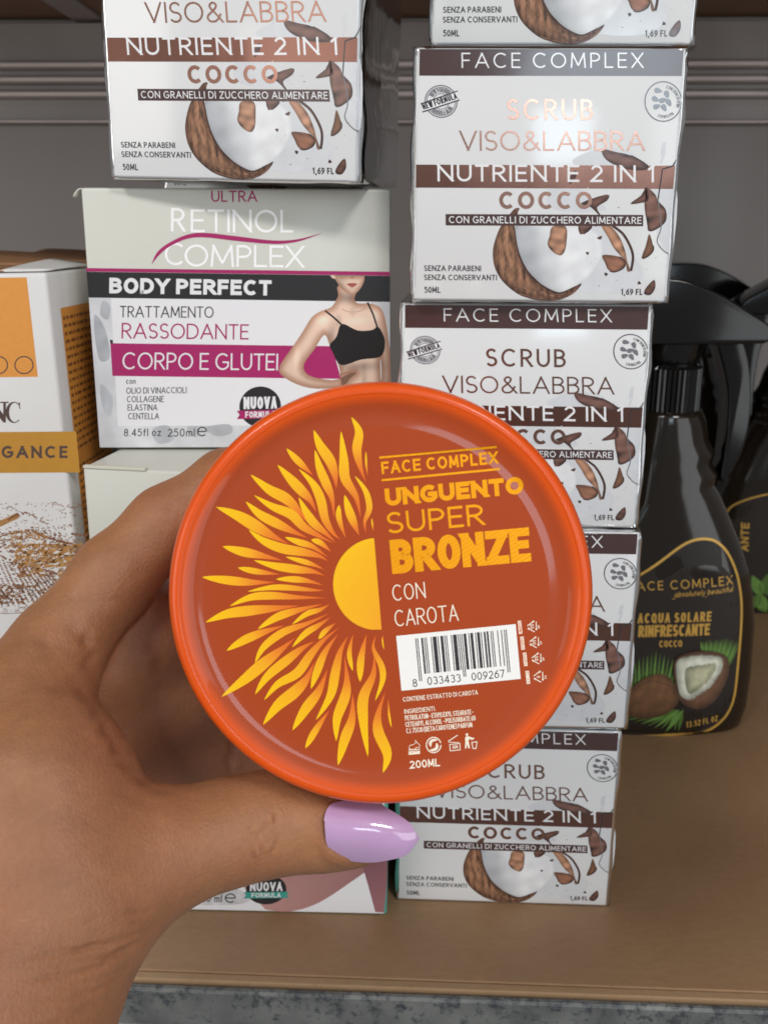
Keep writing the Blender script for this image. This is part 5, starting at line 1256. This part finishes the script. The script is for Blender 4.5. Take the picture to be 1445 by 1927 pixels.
creases = [  # polyline in the photograph, width px, depth m, max depth of the surface it lies on
 ([Z8(502, 100), Z8(482, 150), Z8(474, 205), Z8(480, 262)], 3.4, .00075, .23), ([Z8(476, 230), Z8(480, 290), Z8(500, 345), Z8(516, 392)], 3.4, .0006, .23), ([Z8(488, 170), Z8(500, 235), Z8(494, 300)], 3.2, .0004, .23),
 ([Z8(572, 85), Z8(592, 130), Z8(600, 190)], 3.4, .0007, .23), ([Z8(602, 170), Z8(601, 235), Z8(584, 305), Z8(560, 372)], 3.4, .0006, .23), ([Z8(588, 150), Z8(580, 215), Z8(588, 262)], 3.2, .00035, .23),
 ([Z8(540, 140), Z8(554, 178), Z8(532, 216), Z8(520, 232)], 3.2, .0006, .23), ([Z8(530, 214), Z8(548, 250), Z8(566, 262)], 3.2, .0005, .23), ([Z8(546, 252), Z8(530, 296), Z8(540, 335)], 3.2, .0005, .23), ([Z8(514, 176), Z8(528, 200), Z8(510, 250), Z8(522, 300)], 3.0, .0004, .23), ([Z8(560, 190), Z8(572, 235), Z8(560, 280)], 3.0, .0003, .23),
 ([Z8(455, 160), Z8(450, 230), Z8(462, 300)], 3.4, .0002, .23), ([Z8(622, 140), Z8(630, 210), Z8(618, 280)], 3.4, .00022, .23),
 ([Z8(440, 140), Z8(430, 215), Z8(440, 290)], 4, .00014, .23), ([Z8(400, 150), Z8(392, 215), Z8(402, 270)], 4, .0001, .23), ([Z8(660, 110), Z8(672, 190), Z8(660, 270)], 4, .00012, .23), ([Z8(720, 120), Z8(730, 190), Z8(720, 280)], 4, .0001, .23),
 ([(166, 1119), (198, 1126), (230, 1135), (258, 1141)], 8, .00035, .26), ([(150, 1128), (185, 1140)], 8, .00018, .26),
 ([(303, 943), (322, 960), (345, 985)], 5, .0004, .26), ([(318, 937), (338, 958)], 4, .0002, .26),
 ([(108, 1253), (128, 1272), (150, 1290), (172, 1310)], 8, .0004, .26), ([(70, 1275), (110, 1292), (150, 1300)], 8, .0004, .26), ([(88, 1262), (120, 1285)], 5, .0003, .26),
 ([(130, 1165), (155, 1200), (168, 1230), (160, 1275)], 9, .0011, .26), ([(118, 1262), (163, 1315), (203, 1368), (236, 1428), (285, 1482)], 9, .0009, .26), ([(60, 1180), (90, 1215), (105, 1250)], 9, .0004, .26),
 ([(265, 1190), (290, 1250), (300, 1330)], 10, .0007, .31), ([(428, 1340), (433, 1400), (434, 1470)], 6, .0012, .31),
 ([(30, 1806), (120, 1792), (190, 1780), (250, 1762), (296, 1744)], 4.6, .0008, .23), ([(95, 1822), (160, 1812), (225, 1794), (288, 1756)], 4.2, .0005, .23), ([(10, 1850), (110, 1836), (205, 1812), (280, 1770)], 4.6, .0006, .23), ([(140, 1856), (205, 1838), (270, 1792)], 4.2, .0005, .23),
 ([(60, 1884), (150, 1872), (220, 1842), (262, 1812)], 4.2, .0005, .23), ([(100, 1908), (170, 1892), (235, 1850)], 4.2, .0004, .23), ([(40, 1925), (130, 1916), (200, 1882)], 4.2, .0004, .23), ([(180, 1800), (230, 1786), (270, 1768)], 4.0, .0004, .23), ([(200, 1726), (250, 1720), (300, 1712)], 5, .0003, .23),
 ([(110, 1740), (170, 1733), (230, 1722)], 8, .0002, .23), ([(225, 1430), (262, 1462), (300, 1484), (330, 1490)], 7, .0004, .23), ([(190, 1480), (240, 1500), (290, 1512)], 9, .0002, .23), ([(150, 1500), (210, 1525), (280, 1540)], 10, .00018, .23),
]
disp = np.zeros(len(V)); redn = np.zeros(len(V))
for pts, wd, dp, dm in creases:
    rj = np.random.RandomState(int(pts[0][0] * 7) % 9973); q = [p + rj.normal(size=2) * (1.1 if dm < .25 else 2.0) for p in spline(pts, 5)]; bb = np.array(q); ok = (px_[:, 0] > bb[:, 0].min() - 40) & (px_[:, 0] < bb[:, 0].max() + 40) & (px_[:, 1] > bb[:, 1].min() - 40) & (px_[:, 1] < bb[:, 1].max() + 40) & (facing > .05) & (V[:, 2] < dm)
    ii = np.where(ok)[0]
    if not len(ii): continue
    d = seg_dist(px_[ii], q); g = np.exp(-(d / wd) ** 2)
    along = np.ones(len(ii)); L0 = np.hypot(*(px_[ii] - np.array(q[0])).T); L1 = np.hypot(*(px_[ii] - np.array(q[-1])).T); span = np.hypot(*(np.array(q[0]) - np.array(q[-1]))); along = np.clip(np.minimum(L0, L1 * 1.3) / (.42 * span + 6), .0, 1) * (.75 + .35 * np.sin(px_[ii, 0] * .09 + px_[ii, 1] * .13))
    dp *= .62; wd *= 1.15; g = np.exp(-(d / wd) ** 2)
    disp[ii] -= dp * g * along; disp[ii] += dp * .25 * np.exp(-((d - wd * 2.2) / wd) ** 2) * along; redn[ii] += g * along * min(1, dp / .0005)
def vnoise(P_, sc, seed):
    r = np.random.RandomState(seed); o = np.zeros(len(P_))
    for _ in range(7):
        k = r.normal(size=3); k /= np.linalg.norm(k); o += np.sin(P_ @ k * sc * r.uniform(.6, 1.5) + r.uniform(0, 6.28))
    return o / 3
nb = [(640, 1506), (620, 1512), (605, 1540), (602, 1565), (607, 1592), (622, 1612), (650, 1622)]; ii = np.where((px_[:, 0] > 560) & (px_[:, 0] < 700) & (px_[:, 1] > 1480) & (px_[:, 1] < 1650) & (facing > 0))[0]
d = seg_dist(px_[ii], spline(nb, 5)); disp[ii] += .00055 * np.exp(-((d - 3) / 8) ** 2); redn[ii] += .8 * np.exp(-(d / 9) ** 2)
disp += .00016 * vnoise(V, 260, 1) + .00004 * vnoise(V, 700, 2) + .000012 * vnoise(V, 1700, 5)
V = V + N_ * disp[:, None]
tone = vnoise(V, 150, 3) * .06 + vnoise(V, 420, 4) * .045 + vnoise(V, 1300, 8) * .03
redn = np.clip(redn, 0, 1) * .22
palmness = np.clip((V[:, 2] - .228) / .03, 0, 1) * .35
base = np.array((.305, .136, .062)); rd_ = np.array((.315, .108, .056)); k_ = np.clip(redn + palmness + .28 * np.maximum(vnoise(V, 95, 12), 0) + .18 * np.maximum(vnoise(V, 300, 13), 0), 0, 1)[:, None]
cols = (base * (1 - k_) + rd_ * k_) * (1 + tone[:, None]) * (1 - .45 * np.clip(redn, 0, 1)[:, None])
m_skin = mat('tanned_skin', (1, 1, 1), .50, vcol='Col', spec=.33, sss=.18, sss_col=(.0042, .0016, .0008), var=.07, var_scale=900, detail=4)
n = m_skin.node_tree; vo = n.nodes.new('ShaderNodeTexVoronoi'); vo.inputs['Scale'].default_value = 1500; t_ = n.nodes.new('ShaderNodeTexCoord'); n.links.new(t_.outputs['Object'], vo.inputs['Vector'])
bp = n.nodes.new('ShaderNodeBump'); bp.inputs['Distance'].default_value = .00008; bp.inputs['Strength'].default_value = 1; n.links.new(vo.outputs['Distance'], bp.inputs['Height']); n.links.new(bp.outputs[0], n.nodes['Principled BSDF'].inputs['Normal'])
WV = CAM_C + V @ CAM_R
me = bpy.data.meshes.new('person')
me.vertices.add(len(WV)); me.vertices.foreach_set('co', WV.astype(np.float32).ravel())
me.loops.add(len(Fq) * 4); me.loops.foreach_set('vertex_index', Fq.astype(np.int32).ravel())
me.polygons.add(len(Fq)); me.polygons.foreach_set('loop_start', np.arange(0, len(Fq) * 4, 4, dtype=np.int32))
me.update(calc_edges=True); me.validate()
me.polygons.foreach_set('use_smooth', [True] * len(me.polygons))
ca = me.color_attributes.new('Col', 'FLOAT_COLOR', 'POINT'); ca.data.foreach_set('color', np.concatenate([cols, np.ones((len(cols), 1))], 1).astype(np.float32).ravel())
hand = link('person', me, None, [m_skin])
tag(hand, 'tanned left hand holding up the orange jar, thumb with a long lilac nail', 'person')
# lilac almond nail on the thumb
m_nail = mat('lilac_nail_varnish', (.50, .315, .53), .12, coat=1., coat_rough=.03, sss=.15, sss_col=(.002, .0012, .002))
up = [(611, 1560), (612, 1540), (621, 1519), (640, 1513), (665, 1511), (701, 1514), (742, 1534), (770, 1553), (784, 1576)]
lo = [(611, 1560), (613, 1578), (622, 1596), (641, 1609), (665, 1615), (700, 1617), (735, 1612), (764, 1603), (784, 1576)]
U = spline(up, 5); Lw = spline(lo, 5); vs = []; fs = []; NT = 17; NS = len(U)
for i in range(NS):
    s = i / (NS - 1); c = (U[i] + Lw[i]) / 2; hwid = np.hypot(*(U[i] - Lw[i])) / 2
    for j in range(NT):
        t = -1 + 2 * j / (NT - 1); p = c + (Lw[i] - U[i]) / 2 * t
        d = .2064 + .0022 * max(0, s - .45) ** 2 * 4 + .0042 * (t * hwid / 52) ** 2 - .0002 * max(0, .10 - s) / .10
        vs.append(at_depth(p[0], p[1], d))
for i in range(NS - 1):
    for j in range(NT - 1): fs.append((i * NT + j, (i + 1) * NT + j, (i + 1) * NT + j + 1, i * NT + j + 1))
nail = mesh('fingernail', vs, fs, hand, [m_nail], True)
sm = nail.modifiers.new('thickness', 'SOLIDIFY'); sm.thickness = .0008; sm.offset = -1
bv = nail.modifiers.new('round_edge', 'BEVEL'); bv.width = .0003; bv.segments = 2; bv.limit_method = 'ANGLE'
ss = nail.modifiers.new('smooth', 'SUBSURF'); ss.levels = 1; ss.render_levels = 1
